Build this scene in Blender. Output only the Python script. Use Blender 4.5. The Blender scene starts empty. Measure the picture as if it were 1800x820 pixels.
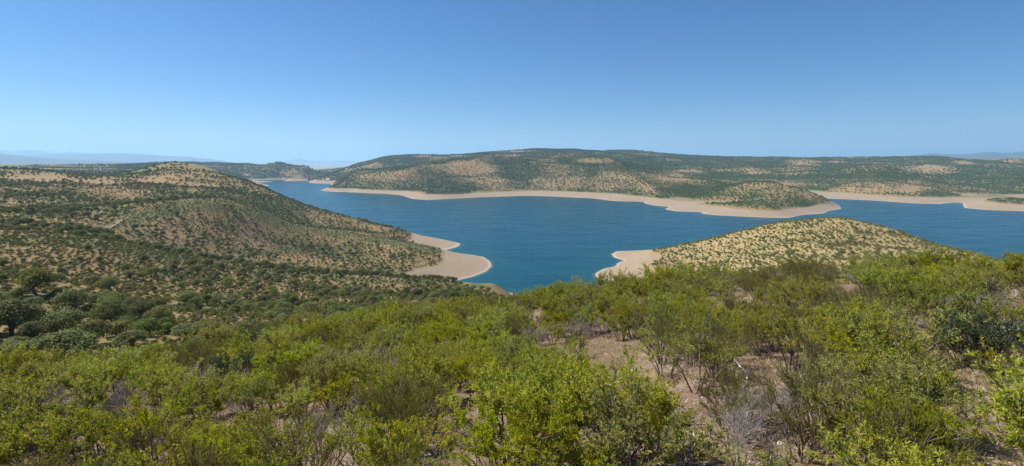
import bpy, math, random
import numpy as np
from mathutils import Vector, Matrix

# ------------------------------------------------------------------ basics
C = bpy.context.scene
COL = C.collection
EYE = 100.0                    # eye above the lake surface (lake = 0)
FP = 900.0                     # focal length in photo pixels (1800 wide)
PITCH = math.atan(129.0 / FP)
CP, SP = math.cos(PITCH), math.sin(PITCH)
rad = math.radians

def ray(u, v):
    u = np.asarray(u, float); v = np.asarray(v, float)
    x = (u - 900.0) / FP; yd = (v - 410.0) / FP
    dy = CP - yd * SP; dz = -SP - yd * CP
    th = np.arctan2(x, dy)
    return th, dz / np.hypot(x, dy)

def theta_of(u):
    return np.arctan((np.asarray(u, float) - 900.0) / FP * CP)

def project(p):
    """world points -> photo pixels"""
    p = np.asarray(p, float)
    x = p[..., 0]; y = p[..., 1]; z = p[..., 2] - EYE
    f = y * CP - z * SP
    up = y * SP + z * CP
    f = np.where(f < 0.05, 0.05, f)
    return 900.0 + FP * x / f, 410.0 - FP * up / f

# ------------------------------------------------------------------ noise
def _hash(ix, iy, seed):
    h = (ix.astype(np.int64) * 374761393 + iy.astype(np.int64) * 668265263 + seed * 1442695041) & 0xFFFFFFFF
    h = ((h ^ (h >> 13)) * 1274126177) & 0xFFFFFFFF
    h = h ^ (h >> 16)
    return (h & 0xFFFFFF) / float(0xFFFFFF)

def vnoise(x, y, seed=0):
    x = np.asarray(x, float); y = np.asarray(y, float)
    ix = np.floor(x); iy = np.floor(y)
    fx = x - ix; fy = y - iy
    fx = fx * fx * fx * (fx * (fx * 6 - 15) + 10); fy = fy * fy * fy * (fy * (fy * 6 - 15) + 10)
    a = _hash(ix, iy, seed); b = _hash(ix + 1, iy, seed)
    c = _hash(ix, iy + 1, seed); d = _hash(ix + 1, iy + 1, seed)
    return (a + (b - a) * fx) * (1 - fy) + (c + (d - c) * fx) * fy

def fbm(x, y, seed=0, octv=4, gain=0.5):
    s = 0; a = 1.0; t = 0
    for k in range(octv):
        s = s + a * vnoise(x * (2.03 ** k) + 17.3 * k, y * (2.03 ** k) - 9.1 * k, seed + k); t += a; a *= gain
    return s / t

def sstep(a, b, x):
    t = np.clip((np.asarray(x, float) - a) / (b - a), 0, 1)
    return t * t * (3 - 2 * t)

# ------------------------------------------------------------------ the lake outline (metres, from the photo's shoreline)
def wl(u, v):
    th, s = ray(u, v); r = -EYE / s
    return (r * math.sin(th), r * math.cos(th))
def ud(u, d):
    th = float(theta_of(u)); return (d * math.tan(th), d)
LAKE = [wl(1168,438), wl(1115,441), wl(1085,442), wl(1074,447), wl(1080,454), wl(1098,458), wl(1085,463), wl(1082,468.5),
        wl(1061,473), wl(1046,480.6), wl(1046,489), wl(1061,493), wl(1098,498), ud(1090,365), ud(1050,330), ud(1000,312), ud(950,325),
        ud(928,348), ud(902,378), ud(870,374), ud(810,368), ud(752,374), ud(735,392), ud(760,412), wl(801,494), wl(831,487), wl(855,478), wl(865,468), wl(862,460),
        wl(850,452), wl(826,448), wl(796,444), ud(768,556), wl(785,440), wl(807,433.5), wl(809.5,428), wl(772,420), wl(750,416),
        ud(700,712), ud(650,770), ud(600,850), ud(560,930), ud(510,1120), ud(470,1420), wl(455.5,329), wl(474.4,326.7), wl(461,323.3),
        wl(450,321.3), wl(475.5,320), wl(500,318.3), wl(504,316.4), wl(537,316), wl(546,318.6), wl(540,320.5), wl(553,322.8), wl(584,323.3),
        wl(580,326.7), wl(576,329.5), wl(563.5,335.5), wl(592,338), wl(630,339), wl(682,341), wl(707,344), wl(725,350), wl(751,352),
        wl(784,350), wl(848,347), wl(927,344.5), wl(978,346), wl(1042,349), wl(1080,354), wl(1132,355), wl(1133,358), wl(1152,362),
        wl(1178,364), wl(1168,368), wl(1188,372), wl(1234,373), wl(1232,376), wl(1260,379), wl(1298,380.5), wl(1340,382.5), wl(1384,383.6),
        wl(1412,378), wl(1446,376), wl(1457,371), wl(1479,367.6), wl(1474,360.6), wl(1455,353), wl(1436,349.5), wl(1457,349.5), wl(1538,353),
        wl(1608,358), wl(1650,359), wl(1673,356.4), wl(1692.6,356.4), wl(1695,366), wl(1735,369.6), wl(1804,372), wl(1900,378), wl(2000,385),
        ud(2000,400), ud(1850,400), ud(1800,425), ud(1750,470), ud(1690,530), ud(1600,600), ud(1463,640), ud(1300,620)]
LAKE = np.array(LAKE)

def resample(poly, closed, ang):
    out = []
    n = len(poly)
    for k in range(n if closed else n - 1):
        a = poly[k]; b = poly[(k + 1) % n]
        L = math.hypot(*(b - a)); R = max(20.0, 0.5 * (math.hypot(*a) + math.hypot(*b)))
        m = max(1, int(math.ceil(L / (R * ang))))
        for q in range(m):
            out.append(a + (b - a) * q / m)
    return np.array(out)

def inside(px, py, poly):
    r = np.zeros(np.shape(px), bool)
    j = len(poly) - 1
    for i in range(len(poly)):
        xi, yi = poly[i]; xj, yj = poly[j]
        c = ((yi > py) != (yj > py)) & (px < (xj - xi) * (py - yi) / (yj - yi + 1e-12) + xi)
        r ^= c; j = i
    return r

# ------------------------------------------------------------------ height control points: (theta, ln r, slope seen from the eye)
CT = []
def add_uvd(lst):                       # seen point at photo pixel u,v and depth d
    for u, v, d in lst:
        th, s = ray(u, v); CT.append((float(th), math.log(d / math.cos(th)), float(s)))
def add_line(lst, step=45.0):
    for (u0, v0, d0), (u1, v1, d1) in zip(lst[:-1], lst[1:]):
        m = max(1, int(abs(u1 - u0) / step))
        for q in range(m):
            t = q / m
            add_uvd([(u0 + (u1 - u0) * t, v0 + (v1 - v0) * t, d0 * (d1 / d0) ** t)])
    add_uvd([lst[-1]])
def add_udz(lst):                       # hidden point: column u, depth d, height z
    for u, d, z in lst:
        th = float(theta_of(u)); r = d / math.cos(th); CT.append((th, math.log(r), (z - EYE) / r))
def add_uvz(lst):                       # seen point of known height z
    for u, v, z in lst:
        th, s = ray(u, v); r = (z - EYE) / s; CT.append((float(th), math.log(r), float(s)))

# shoreline and lake bed
for x, y in resample(LAKE, True, 0.02):
    r = math.hypot(x, y); CT.append((math.atan2(x, y), math.log(r), -EYE / r))
_rng = np.random.default_rng(3)
_sh = resample(LAKE, True, 0.01)
_th = _rng.uniform(-0.62, 0.9, 2600); _r = np.exp(_rng.uniform(math.log(310), math.log(2700), 2600))
_x = _r * np.sin(_th); _y = _r * np.cos(_th)
_in = inside(_x, _y, LAKE)
_kept = []
for x, y in zip(_x[_in], _y[_in]):
    d = np.hypot(_sh[:, 0] - x, _sh[:, 1] - y).min(); r = math.hypot(x, y)
    if d < 0.018 * r: continue
    q = (math.atan2(x, y), math.log(r))
    if any((q[0] - a) ** 2 + (q[1] - b) ** 2 < 0.045 ** 2 for a, b in _kept): continue
    _kept.append(q); CT.append((q[0], q[1], (-min(16.0, 0.13 * d) - EYE) / r))
# top of the bare drawdown band
add_uvz([(577,330,9),(630,331.5,9),(707,335,9),(746,341,9),(784,342,9),(848,338,9),(920,336,9),(978,337,9),(1055,341,9),(1119,344.5,9),(1157,348,9),
         (1196,352,9),(1234,358,9),(1273,354,10),(1298,364,10),(1356,368,10),(1412,363,9),(1440,358,9),(1428,335,9),(1480,338,9),(1538,342,9),(1622,346.6,9),(1660,346,9),
         (1692,342,9),(1721,343,9),(1735,353,9),(1760,356,9),(1800,353,9),(1900,358,9),
         (764,460,9),(718,474,9),(681,486,9),(793,449,6),(714,425.5,8),(735,427,6),(1139,444,8),(1133,463,8),(1155,468.5,9),(1179,474,9),
         (554,317.6,6),(590,318.5,7),(443,317.5,7),(475,317,7),(498,315.5,6),(443,325,5)])
# near spur (first crest on the left)
add_line([(-160,405,150),(0,412,170),(100,417,185),(180,425,200),(300,447,225),(430,468,255),(520,480,275),(640,490,300),(760,496,325),(870,501,350),(905,505,370)])
add_udz([(0,205,71),(180,235,64),(300,270,46),(430,300,34),(520,322,22),(640,347,11),(700,365,6)])
add_uvd([(300,440,300),(430,462,340),(520,472,362),(620,482,392)])
# rounded second spur
add_line([(190,402,280),(220,385,320),(260,368,370),(330,353,430),(400,352,480),(451,371,510),(502,391,530),(579,406,545),(656,416,545),(720,427,540),(765,435,532),(792,443,543)])
add_uvd([(330,400,370),(450,420,430),(560,440,460),(640,460,450),(400,375,440)])
add_udz([(260,430,62),(330,495,57),(400,555,49),(451,580,37),(502,592,24),(579,602,18),(656,603,13.5),(715,585,8)])
# third hill with the round top, its left flank
add_uvd([(400,340,630),(450,360,640),(502,382,640),(579,398,640),(656,410,632)])
add_line([(210,306,880),(230,302,900),(260,294,930),(285,288.5,950),(310,286.5,960),(350,293,950),(390,307,930),(430,318,890),(470,334,840),(510,351,790),(560,368,750),(620,383,715),(680,400,662),(715,408,648),(740,414,645)], 30)
add_uvd([(260,330,600),(310,320,700),(350,330,680),(200,340,520),(120,340,480),(0,345,440),(60,320,600),(0,310,650),(130,320,620),(100,375,330),(0,380,300),(160,405,240),(130,418,205),(-150,380,250),(-150,330,450)])
add_line([(-160,295,800),(0,297,780),(40,301,760),(80,308,740),(130,310,760),(180,309,820),(210,306,880)])
add_udz([(-150,1100,58),(0,1100,60),(130,1100,54),(220,1200,54),(310,1250,55),(380,1200,45),(430,1130,30),(200,1800,58),(0,1700,60),(-150,1700,60)])
add_line([(-160,289,2600),(0,290,2600),(130,290,2600),(245,291,2600)], 80)
# hills by the dam
add_line([(320,287,2950),(385,288,2900),(420,289,2850),(450,293,2750),(468,292.5,2750),(493,285.5,2750),(513,289,2700),(530,296,2650),(545,302,2620)], 25)
add_uvd([(440,305,2600),(390,303,2450),(340,298,2300),(510,303,2570),(530,308,2540),(470,305,2600)])
add_udz([(250,3400,60),(330,3500,55),(420,3400,45),(495,3300,45),(535,3000,25),(545,2800,15),(400,1900,25),(430,2100,15)])
add_uvd([(548,301.5,3400),(579,297,3400),(600,298,3300),(562,312,2380),(590,312,2250),(610,309,2080),(575,314,2300)])
# front hills of the far shore
add_line([(600,316,1900),(625,303,1850),(682,300,1850),(720,295,1850),(759,288,1850),(800,279,1850),(850,286,1800),(888,286,1780),(922,292,1750),(952,282,1850),(1009,274,1900),(1080,280,1850),(1132,289,1780),(1183,308,1650),(1234,319,1480),(1285,324,1300),(1328,321,1180),(1370,330,1150),(1412,339,1130),(1440,347,1120),(1453,354,1110)], 40)
add_uvd([(640,320,1650),(720,320,1580),(800,315,1620),(860,312,1630),(912,322,1600),(960,310,1620),(1050,318,1530),(1100,325,1430),(1150,335,1330),(1200,340,1270),(1280,344,1150),(1330,350,1080),(880,300,1700),(1000,295,1720),(1380,352,1040)])
add_udz([(700,2150,55),(800,2200,88),(900,2150,85),(1000,2250,98),(1130,2100,72),(1200,1900,42),(1280,1750,28),(1340,1500,18),(1385,1330,11),(1425,1290,6)])
# back ridge
add_line([(605,299,2700),(625,287,2800),(656,281,2900),(689,275.5,2950),(741,273,3000),(771,276,3000),(810,274,3050),(848,270,3100),(896,265.5,3100),(952,263.5,3100),(1004,264.5,3100),(1080,266.5,3150),(1119,265.5,3200),(1157,271,3200),(1209,275,3200),(1300,277,3200),(1370,276.5,3200),(1468,277.5,3200),(1552,281,3000),(1631,276,2700),(1692,280,2700),(1749,279,2700),(1850,279,2700),(1960,279,2700)], 45)
add_uvd([(900,277,2500),(1040,272,2500),(1200,290,2400),(1300,295,2300),(1400,290,2500),(1400,305,2000),(700,285,2500),(1500,290,2500),(640,293,2450)])
add_udz([(u, 4200, 78) for u in range(560, 2000, 130)])
# middle and right hills beyond the right arm
add_line([(1412,325,1650),(1468,306,1750),(1524,293,1800),(1566,298,1800),(1608,309,1750),(1650,322,1700)], 40)
add_udz([(1468,2050,42),(1524,2150,58),(1608,2100,34)])
add_uvd([(1650,300,2150),(1720,300,2100),(1760,310,1800),(1820,320,1560),(1740,330,1500),(1690,333,1480),(1850,300,2100),(1540,325,1480),(1600,335,1420),(1950,320,1600)])
# knoll on the right
add_line([(1168,438,555),(1222,427,520),(1276,415,490),(1350,397,465),(1404,388,455),(1463,383,445),(1490,384,440),(1516,391,425),(1565,401,405),(1618,420,380),(1672,438,355),(1720,450,332)], 30)
add_uvd([(1200,470,430),(1200,450,470),(1300,450,400),(1300,475,350),(1400,430,370),(1400,450,320),(1500,430,350),(1500,448,305),(1600,440,345)])
add_udz([(1222,545,11),(1300,535,18),(1350,525,26),(1404,520,30),(1463,520,31),(1516,505,30),(1565,485,28),(1618,460,24),(1672,435,20),(1720,410,16),(1565,430,37),(1463,475,41)])
add_udz([(1300,260,30),(1400,220,46),(1500,200,52),(1600,225,47),(1150,330,11),(1100,300,9),(1200,285,18),(1690,250,44),(1650,300,41)])
# foreground slope: crest of the shrubs minus their height
for u, v, d in [(-160,652,19),(0,648,24),(150,645,26),(300,615,29),(430,592,32),(560,572,35),(700,560,38),(850,545,42),(930,530,44),(1050,512,46),(1130,498,46),(1200,484,45),(1300,468,43),(1400,454,40),(1500,447,38),(1600,450,35),(1700,456,32),(1800,455,29),(1950,455,25)]:
    th, s = ray(u, v); r = d / math.cos(th); z = EYE + float(s) * r - np.interp(u, [0, 500, 750, 1100, 1250, 1400, 1650, 1800], [1.35, 1.3, .9, 1.0, 1.8, 2.6, 2.8, 2.0])
    CT.append((float(th), math.log(r), (z - EYE) / r))
    k = 0.62 if u > 950 else 0.40
    for f in (1.3, 1.6):
        CT.append((float(th), math.log(r * f), (z - k * r * (f - 1) - EYE) / (r * f)))
add_udz([(900,4.2,95.3),(900,7,94.7),(900,12,93.5),(900,20,91.5),(900,30,88.9),(200,4,95.0),(200,8,93.2),(200,14,90.9),(-150,4,94.8),(-150,9,92.0),(550,10,93.4),(550,20,90.5),(550,5,95),
         (1300,5,95.3),(1300,10,94.4),(1300,18,92.9),(1300,30,91.0),(1600,4,95.6),(1600,8,95.0),(1600,16,93.8),(1600,25,92.8),(1950,4,95.7),(1950,9,94.9),(1950,17,93.8)])
for u in (-150, 200, 550, 900, 1300, 1600, 1950): add_udz([(u, 2.2, 95.6)])
add_uvd([(0,628,52),(150,628,58),(300,602,64),(430,582,76),(560,564,96),(700,550,128),(820,535,175),(880,525,235),
         (0,560,75),(0,480,115),(150,520,100),(150,460,155),(300,540,110),(300,490,165),(450,540,150),(450,500,205),(600,540,170),(600,510,240),(750,520,260),(850,515,300),(-150,560,60),(-150,480,95)])
add_udz([(1050,100,66),(1050,170,40),(1000,240,18),(930,200,40),(930,270,18),(1300,75,74),(1300,140,52),(1500,70,80),(1500,120,66),(1750,60,79),(1750,150,50),(1750,260,22),(1950,60,78),(1950,150,48),(1950,260,18),(1850,280,12)])
add_udz([(u, 5200, 72) for u in range(-200, 2001, 200)])

CT = np.array(CT)
_keep = []
for k, (a, b, s) in enumerate(CT):                     # drop near-duplicates
    if all((a - CT[q][0]) ** 2 + (b - CT[q][1]) ** 2 > 0.0085 ** 2 for q in _keep): _keep.append(k)
CT = CT[_keep]
def _kern(d2):
    return 0.5 * d2 * np.log(d2 + 1e-12)
_n = len(CT)
_A = np.zeros((_n + 3, _n + 3))
_P = CT[:, :2]
_d2 = ((_P[:, None, :] - _P[None, :, :]) ** 2).sum(-1)
_A[:_n, :_n] = _kern(_d2) + np.eye(_n) * 2e-6
_A[:_n, _n] = 1; _A[:_n, _n + 1:] = _P; _A[_n, :_n] = 1; _A[_n + 1:, :_n] = _P.T
_W = np.linalg.solve(_A, np.concatenate([CT[:, 2], [0, 0, 0]]))
def tps(th, L):
    th = np.ravel(th); L = np.ravel(L); out = np.empty(th.shape)
    for k in range(0, len(th), 20000):
        a = th[k:k + 20000]; b = L[k:k + 20000]
        d2 = (a[:, None] - _P[None, :, 0]) ** 2 + (b[:, None] - _P[None, :, 1]) ** 2
        out[k:k + 20000] = _kern(d2) @ _W[:_n] + _W[_n] + _W[_n + 1] * a + _W[_n + 2] * b
    return out

# ------------------------------------------------------------------ the height grid (one sheet, finer near the viewpoint)
NT = 520
TH = np.linspace(rad(-55), rad(55), NT)
LR = np.concatenate([np.linspace(math.log(2.2), math.log(5000), 1000), np.linspace(math.log(5060), math.log(44000), 60)])
RR = np.exp(LR)
# the smooth part is evaluated on a coarser grid and interpolated
_ct = np.linspace(rad(-55), rad(55), 261)
_cl = np.linspace(math.log(2.2), math.log(5000), 501)
_gt, _gl = np.meshgrid(np.clip(_ct, rad(-52), rad(51)), _cl, indexing='ij')
_S = tps(_gt, _gl).reshape(_gt.shape)
def lookup(G, t0, t1, l0, l1, th, L):
    ft = np.clip((np.asarray(th) - t0) / (t1 - t0), 0, 1) * (G.shape[0] - 1); fl = np.clip((np.asarray(L) - l0) / (l1 - l0), 0, 1) * (G.shape[1] - 1)
    i = np.minimum(ft.astype(int), G.shape[0] - 2); j = np.minimum(fl.astype(int), G.shape[1] - 2)
    a = ft - i; b = fl - j
    return (G[i, j] * (1 - a) + G[i + 1, j] * a) * (1 - b) + (G[i, j + 1] * (1 - a) + G[i + 1, j + 1] * a) * b

def gully(x, y):
    return np.abs(2 * fbm(x / 230, y / 230, 21, 3) - 1) * 1.6
def height(x, y):
    x = np.asarray(x, float); y = np.asarray(y, float)
    th = np.arctan2(x, y); r = np.maximum(np.hypot(x, y), 2.2); L = np.log(r)
    s = lookup(_S, rad(-55), rad(55), math.log(2.2), math.log(5000), th, L)
    z = EYE + s * np.minimum(r, 5000)
    plain = 66 + 10 * (fbm(x / 3000, y / 3000, 5) - .5)
    plain = plain - 135 * (1 - sstep(600, 720, 900 + FP * np.tan(np.clip(th, -1.2, 1.2)) / CP))
    z = z + (plain - z) * sstep(3600, 5500, r)
    m = sstep(4, 16, z)
    z = z + m * sstep(900, 1400, r) * (1 - sstep(4000, 6000, r)) * 15.0 * (0.30 - np.abs(2 * fbm(x / 230, y / 230, 21, 3) - 1) * 1.6)
    z = z + m * sstep(90, 260, r) * (1 - sstep(1500, 3000, r)) * np.where((th < 0) & (r > 230), 5.0, 3.0) * (fbm(x / 70, y / 70, 31, 3) - .5)
    z = z + m * sstep(30, 80, r) * (1 - sstep(700, 1500, r)) * 1.6 * (fbm(x / 16, y / 16, 41, 3) - .5)
    z = z + (1 - sstep(120, 300, r)) * 0.55 * (fbm(x / 3.2, y / 3.2, 51, 4) - .5)
    return z

GX = RR[None, :] * np.sin(TH)[:, None]; GY = RR[None, :] * np.cos(TH)[:, None]
GZ = height(GX, GY)
GS = (GZ - EYE) / RR[None, :]
GM = np.maximum.accumulate(GS, axis=1)                       # skyline so far along each column

def hit(u, v):
    """first ground point seen at photo pixel u,v"""
    th, s = ray(u, v)
    i = int(round((float(th) - TH[0]) / (TH[1] - TH[0]))); i = min(max(i, 0), NT - 1)
    j = int(np.argmax(GS[i] >= s)) if (GS[i] >= s).any() else len(RR) - 1
    if j > 0:
        a, b = GS[i, j - 1], GS[i, j]; t = np.clip((float(s) - a) / (b - a + 1e-12), 0, 1); r = RR[j - 1] + (RR[j] - RR[j - 1]) * t
    else: r = RR[0]
    x, y = r * math.sin(th), r * math.cos(th)
    return float(x), float(y), float(height(x, y))

def seen(x, y, h, margin=0.004):
    th = np.arctan2(x, y); r = np.hypot(x, y)
    i = np.clip(np.rint((th - TH[0]) / (TH[1] - TH[0])).astype(int), 0, NT - 1)
    j = np.clip(np.searchsorted(LR, np.log(r)) - 2, 0, len(RR) - 1)
    return (height(x, y) + h - EYE) / r > GM[i, j] - margin
# ------------------------------------------------------------------ how green / bare the land is, read off the photo
# (u, v, half width, half height, cover)
BARE = [(64,317,60,9,.12),(180,335,55,13,.15),(210,347,40,9,.15),(340,335,14,10,.15),(40,362,55,9,.18),(155,391,26,8,.1),(97,404,42,6,.12),(245,427,52,9,.2),(410,431,30,8,.25),
        (300,312,45,14,.45),(600,460,70,12,.45),(500,455,40,8,.2),(420,480,60,10,.35),(560,500,90,9,.3),(700,505,80,8,.35),(690,535,60,9,.15),(560,545,40,10,.15),(425,575,60,14,.12),(330,575,45,10,.15),
        (400,510,50,9,.2),(190,500,40,10,.3),(120,555,40,12,.15),(40,585,40,12,.15),(60,450,40,10,.3),
        (850,300,60,15,.30),(800,296,40,12,.42),(700,311,60,9,.45),(650,310,30,8,.5),(885,318,45,4,.3),(1020,283,75,6,.25),(985,300,40,8,.4),(1092,312,38,10,.2),(1050,326,60,8,.45),(1175,313,34,9,.2),
        (1270,352,60,6,.45),(1410,287,38,7,.22),(1385,303,46,7,.35),(1470,285,16,3,.2),(1624,298,60,9,.15),(1690,287,22,4,.15),(1785,287,26,4,.15),(1750,306,22,4,.25),(1540,336,40,9,.35),(1600,334,30,10,.2),
        (1500,334,40,6,.4),(1760,332,50,6,.35),(1400,325,60,3,.25),(905,267,55,4,.35),(745,275,20,3,.3),(1235,300,70,6,.5),(1340,300,50,10,.5),(660,290,20,6,.45),(1170,330,50,8,.5),
        (514,306,20,7,.25),(432,308,7,2,.2)]
LUSH = [(915,308,22,20,.97),(1000,292,25,14,.9),(980,277,20,6,.8),(760,333,60,7,.93),(900,331,60,6,.85),(640,325,60,6,.92),(1130,300,40,12,.9),(1110,340,60,6,.85),(1220,335,40,10,.9),(1350,345,50,12,.95),(1420,352,30,8,.95),
        (1530,305,70,12,.97),(1470,318,60,8,.95),(1700,315,60,9,.95),(1640,325,30,10,.93),(1000,268,80,4,.95),(1150,285,80,8,.95),(700,285,50,8,.9),(1300,285,60,8,.9),
        (200,372,60,14,.9),(130,378,60,12,.8),(40,345,40,10,.7),(300,345,40,10,.8),(130,300,90,7,.8),(300,298,40,5,.75),(420,335,50,10,.8),(360,345,60,7,.8),(500,375,30,10,.85),(620,400,40,8,.75),
        (500,366,70,9,.95),(440,352,50,7,.9),(300,346,50,6,.9),(590,392,60,8,.85),(540,440,60,14,.75),(620,440,60,10,.7),(100,590,70,25,.85),(30,520,40,20,.8),(230,560,50,14,.8),(370,520,50,14,.75),(640,480,60,8,.7),
        (600,530,60,10,.7),(480,530,40,12,.7),(800,505,60,7,.6),(620,575,50,10,.75)]
# smooth scrub-covered crests of the left spurs, where no oaks grow
CREST2 = np.array([(180,404),(220,386),(260,369),(330,354),(400,353),(451,372),(502,392),(579,406),(656,418),(720,428),(790,443)], float)
CREST1 = np.array([(-160,405),(0,412),(100,417),(180,425),(300,448),(430,469),(520,481),(640,491),(760,496),(870,502)], float)
def crest_green(u, v):
    a = v - np.interp(u, CREST2[:, 0], CREST2[:, 1]); wa = np.interp(u, [180, 250, 330, 420, 520, 800], [10, 22, 22, 20, 14, 7])
    b = v - np.interp(u, CREST1[:, 0], CREST1[:, 1]); wb = np.interp(u, [0, 200, 400, 900], [20, 16, 10, 6])
    ga = np.where((u > 175) & (u < 800), sstep(-5, -1, a) * (1 - sstep(wa * .7, wa * 1.3, a)), 0)
    gb = np.where(u < 880, sstep(-4, -1, b) * (1 - sstep(wb * .7, wb * 1.3, b)), 0)
    return np.maximum(ga, gb)
def cover(x, y, z=None):
    if z is None: z = height(x, y)
    u, v = project(np.stack([x, y, z], -1)); r = np.hypot(x, y)
    knoll = (u > 1120) & (r < 640) & (r > 200)
    c = np.where(r > 1000, 0.82, 0.60); c = np.where(r < 260, .52, c)
    c = np.where(r > 2200, 0.93, c)
    c = np.where(knoll, 0.42, c)
    for L in (BARE, LUSH):
        for (a, b, ru, rv, val) in L:
            w = np.exp(-(((u - a) / ru) ** 2 + ((v - b) / rv) ** 2) ** 1.5)
            c = c * (1 - w) + val * w
    k = np.where(r > 1000, 1 / 140.0, 1 / 38.0)
    n = fbm(x * k, y * k, 61, 4) - .5
    c = np.clip(c + n * 1.1, 0, 1)
    c = np.where((r > 1000) & (r < 4000), np.clip(c + .42 * (gully(x, y) - .33), 0, 1), c)
    return np.where(r < 60, 0.3, c)

# clearings in the foreground scrub: (u, v, half width, half height, straw 0..1)
CLEAR = [(1085,612,62,32,1),(1060,640,44,18,.9),(1180,668,48,22,.45),(1335,645,52,16,.25),(1345,668,40,14,.5),(1225,745,55,40,.1),(1300,790,110,40,.15),(1400,775,60,40,.2),(1755,660,72,34,.9),(1750,725,80,50,.8),(1790,790,70,40,.7),
         (1785,515,36,22,.3),(530,765,60,26,.15),(822,722,34,40,.15),(845,775,40,30,.15),(380,745,46,18,.3),(1260,540,26,9,1),(1300,517,22,7,1),(470,745,30,16,.2),(600,745,40,20,.15),(1455,790,30,26,.3),(1640,600,30,10,.6),(940,548,16,8,1),(1480,500,24,8,.6),(1380,560,20,9,.7)]
CLR = []
for (a, b, ru, rv, st) in CLEAR:
    X = hit(a, b); r = math.hypot(X[0], X[1]); CLR.append((X[0], X[1], max(.4, ru * r / FP), a, b, ru, rv, st))

# ------------------------------------------------------------------ materials
def material(name):
    m = bpy.data.materials.new(name); m.use_nodes = True
    nt = m.node_tree; nt.nodes.clear()
    out = nt.nodes.new('ShaderNodeOutputMaterial')
    return m, nt, out
def N(nt, typ, **kw):
    n = nt.nodes.new(typ)
    for k, val in kw.items():
        if k.startswith('i_'):
            key = k[2:]; key = int(key) if key.isdigit() else key.replace('_', ' ')
            n.inputs[key].default_value = val
        else: setattr(n, k, val)
    return n
def lk(nt, a, b): nt.links.new(a, b)
def mixc(nt, f, a, b, mode='MIX'):
    n = nt.nodes.new('ShaderNodeMix'); n.data_type = 'RGBA'; n.blend_type = mode
    for s, val in ((n.inputs[0], f), (n.inputs[6], a), (n.inputs[7], b)):
        if hasattr(val, 'links') or isinstance(val, bpy.types.NodeSocket): lk(nt, val, s)
        elif isinstance(val, (int, float)): s.default_value = val
        else: s.default_value = (*val, 1) if len(val) == 3 else val
    return n.outputs[2]
def mth(nt, op, a, b=None, c=None, clamp=False):
    n = nt.nodes.new('ShaderNodeMath'); n.operation = op; n.use_clamp = clamp
    for k, val in enumerate((a, b, c)):
        if val is None: continue
        if isinstance(val, bpy.types.NodeSocket): lk(nt, val, n.inputs[k])
        else: n.inputs[k].default_value = val
    return n.outputs[0]
def ramp(nt, x, a, b, lo=0.0, hi=1.0):
    n = nt.nodes.new('ShaderNodeMapRange'); n.interpolation_type = 'SMOOTHSTEP'
    lk(nt, x, n.inputs[0]); n.inputs[1].default_value = a; n.inputs[2].default_value = b; n.inputs[3].default_value = lo; n.inputs[4].default_value = hi
    return n.outputs[0]
def noise(nt, scale, detail=4, rough=.55, vec=None, dist=0.0):
    n = nt.nodes.new('ShaderNodeTexNoise'); n.inputs['Scale'].default_value = scale; n.inputs['Detail'].default_value = detail; n.inputs['Roughness'].default_value = rough; n.inputs['Distortion'].default_value = dist
    if vec is not None: lk(nt, vec, n.inputs['Vector'])
    return n.outputs['Fac']

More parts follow.
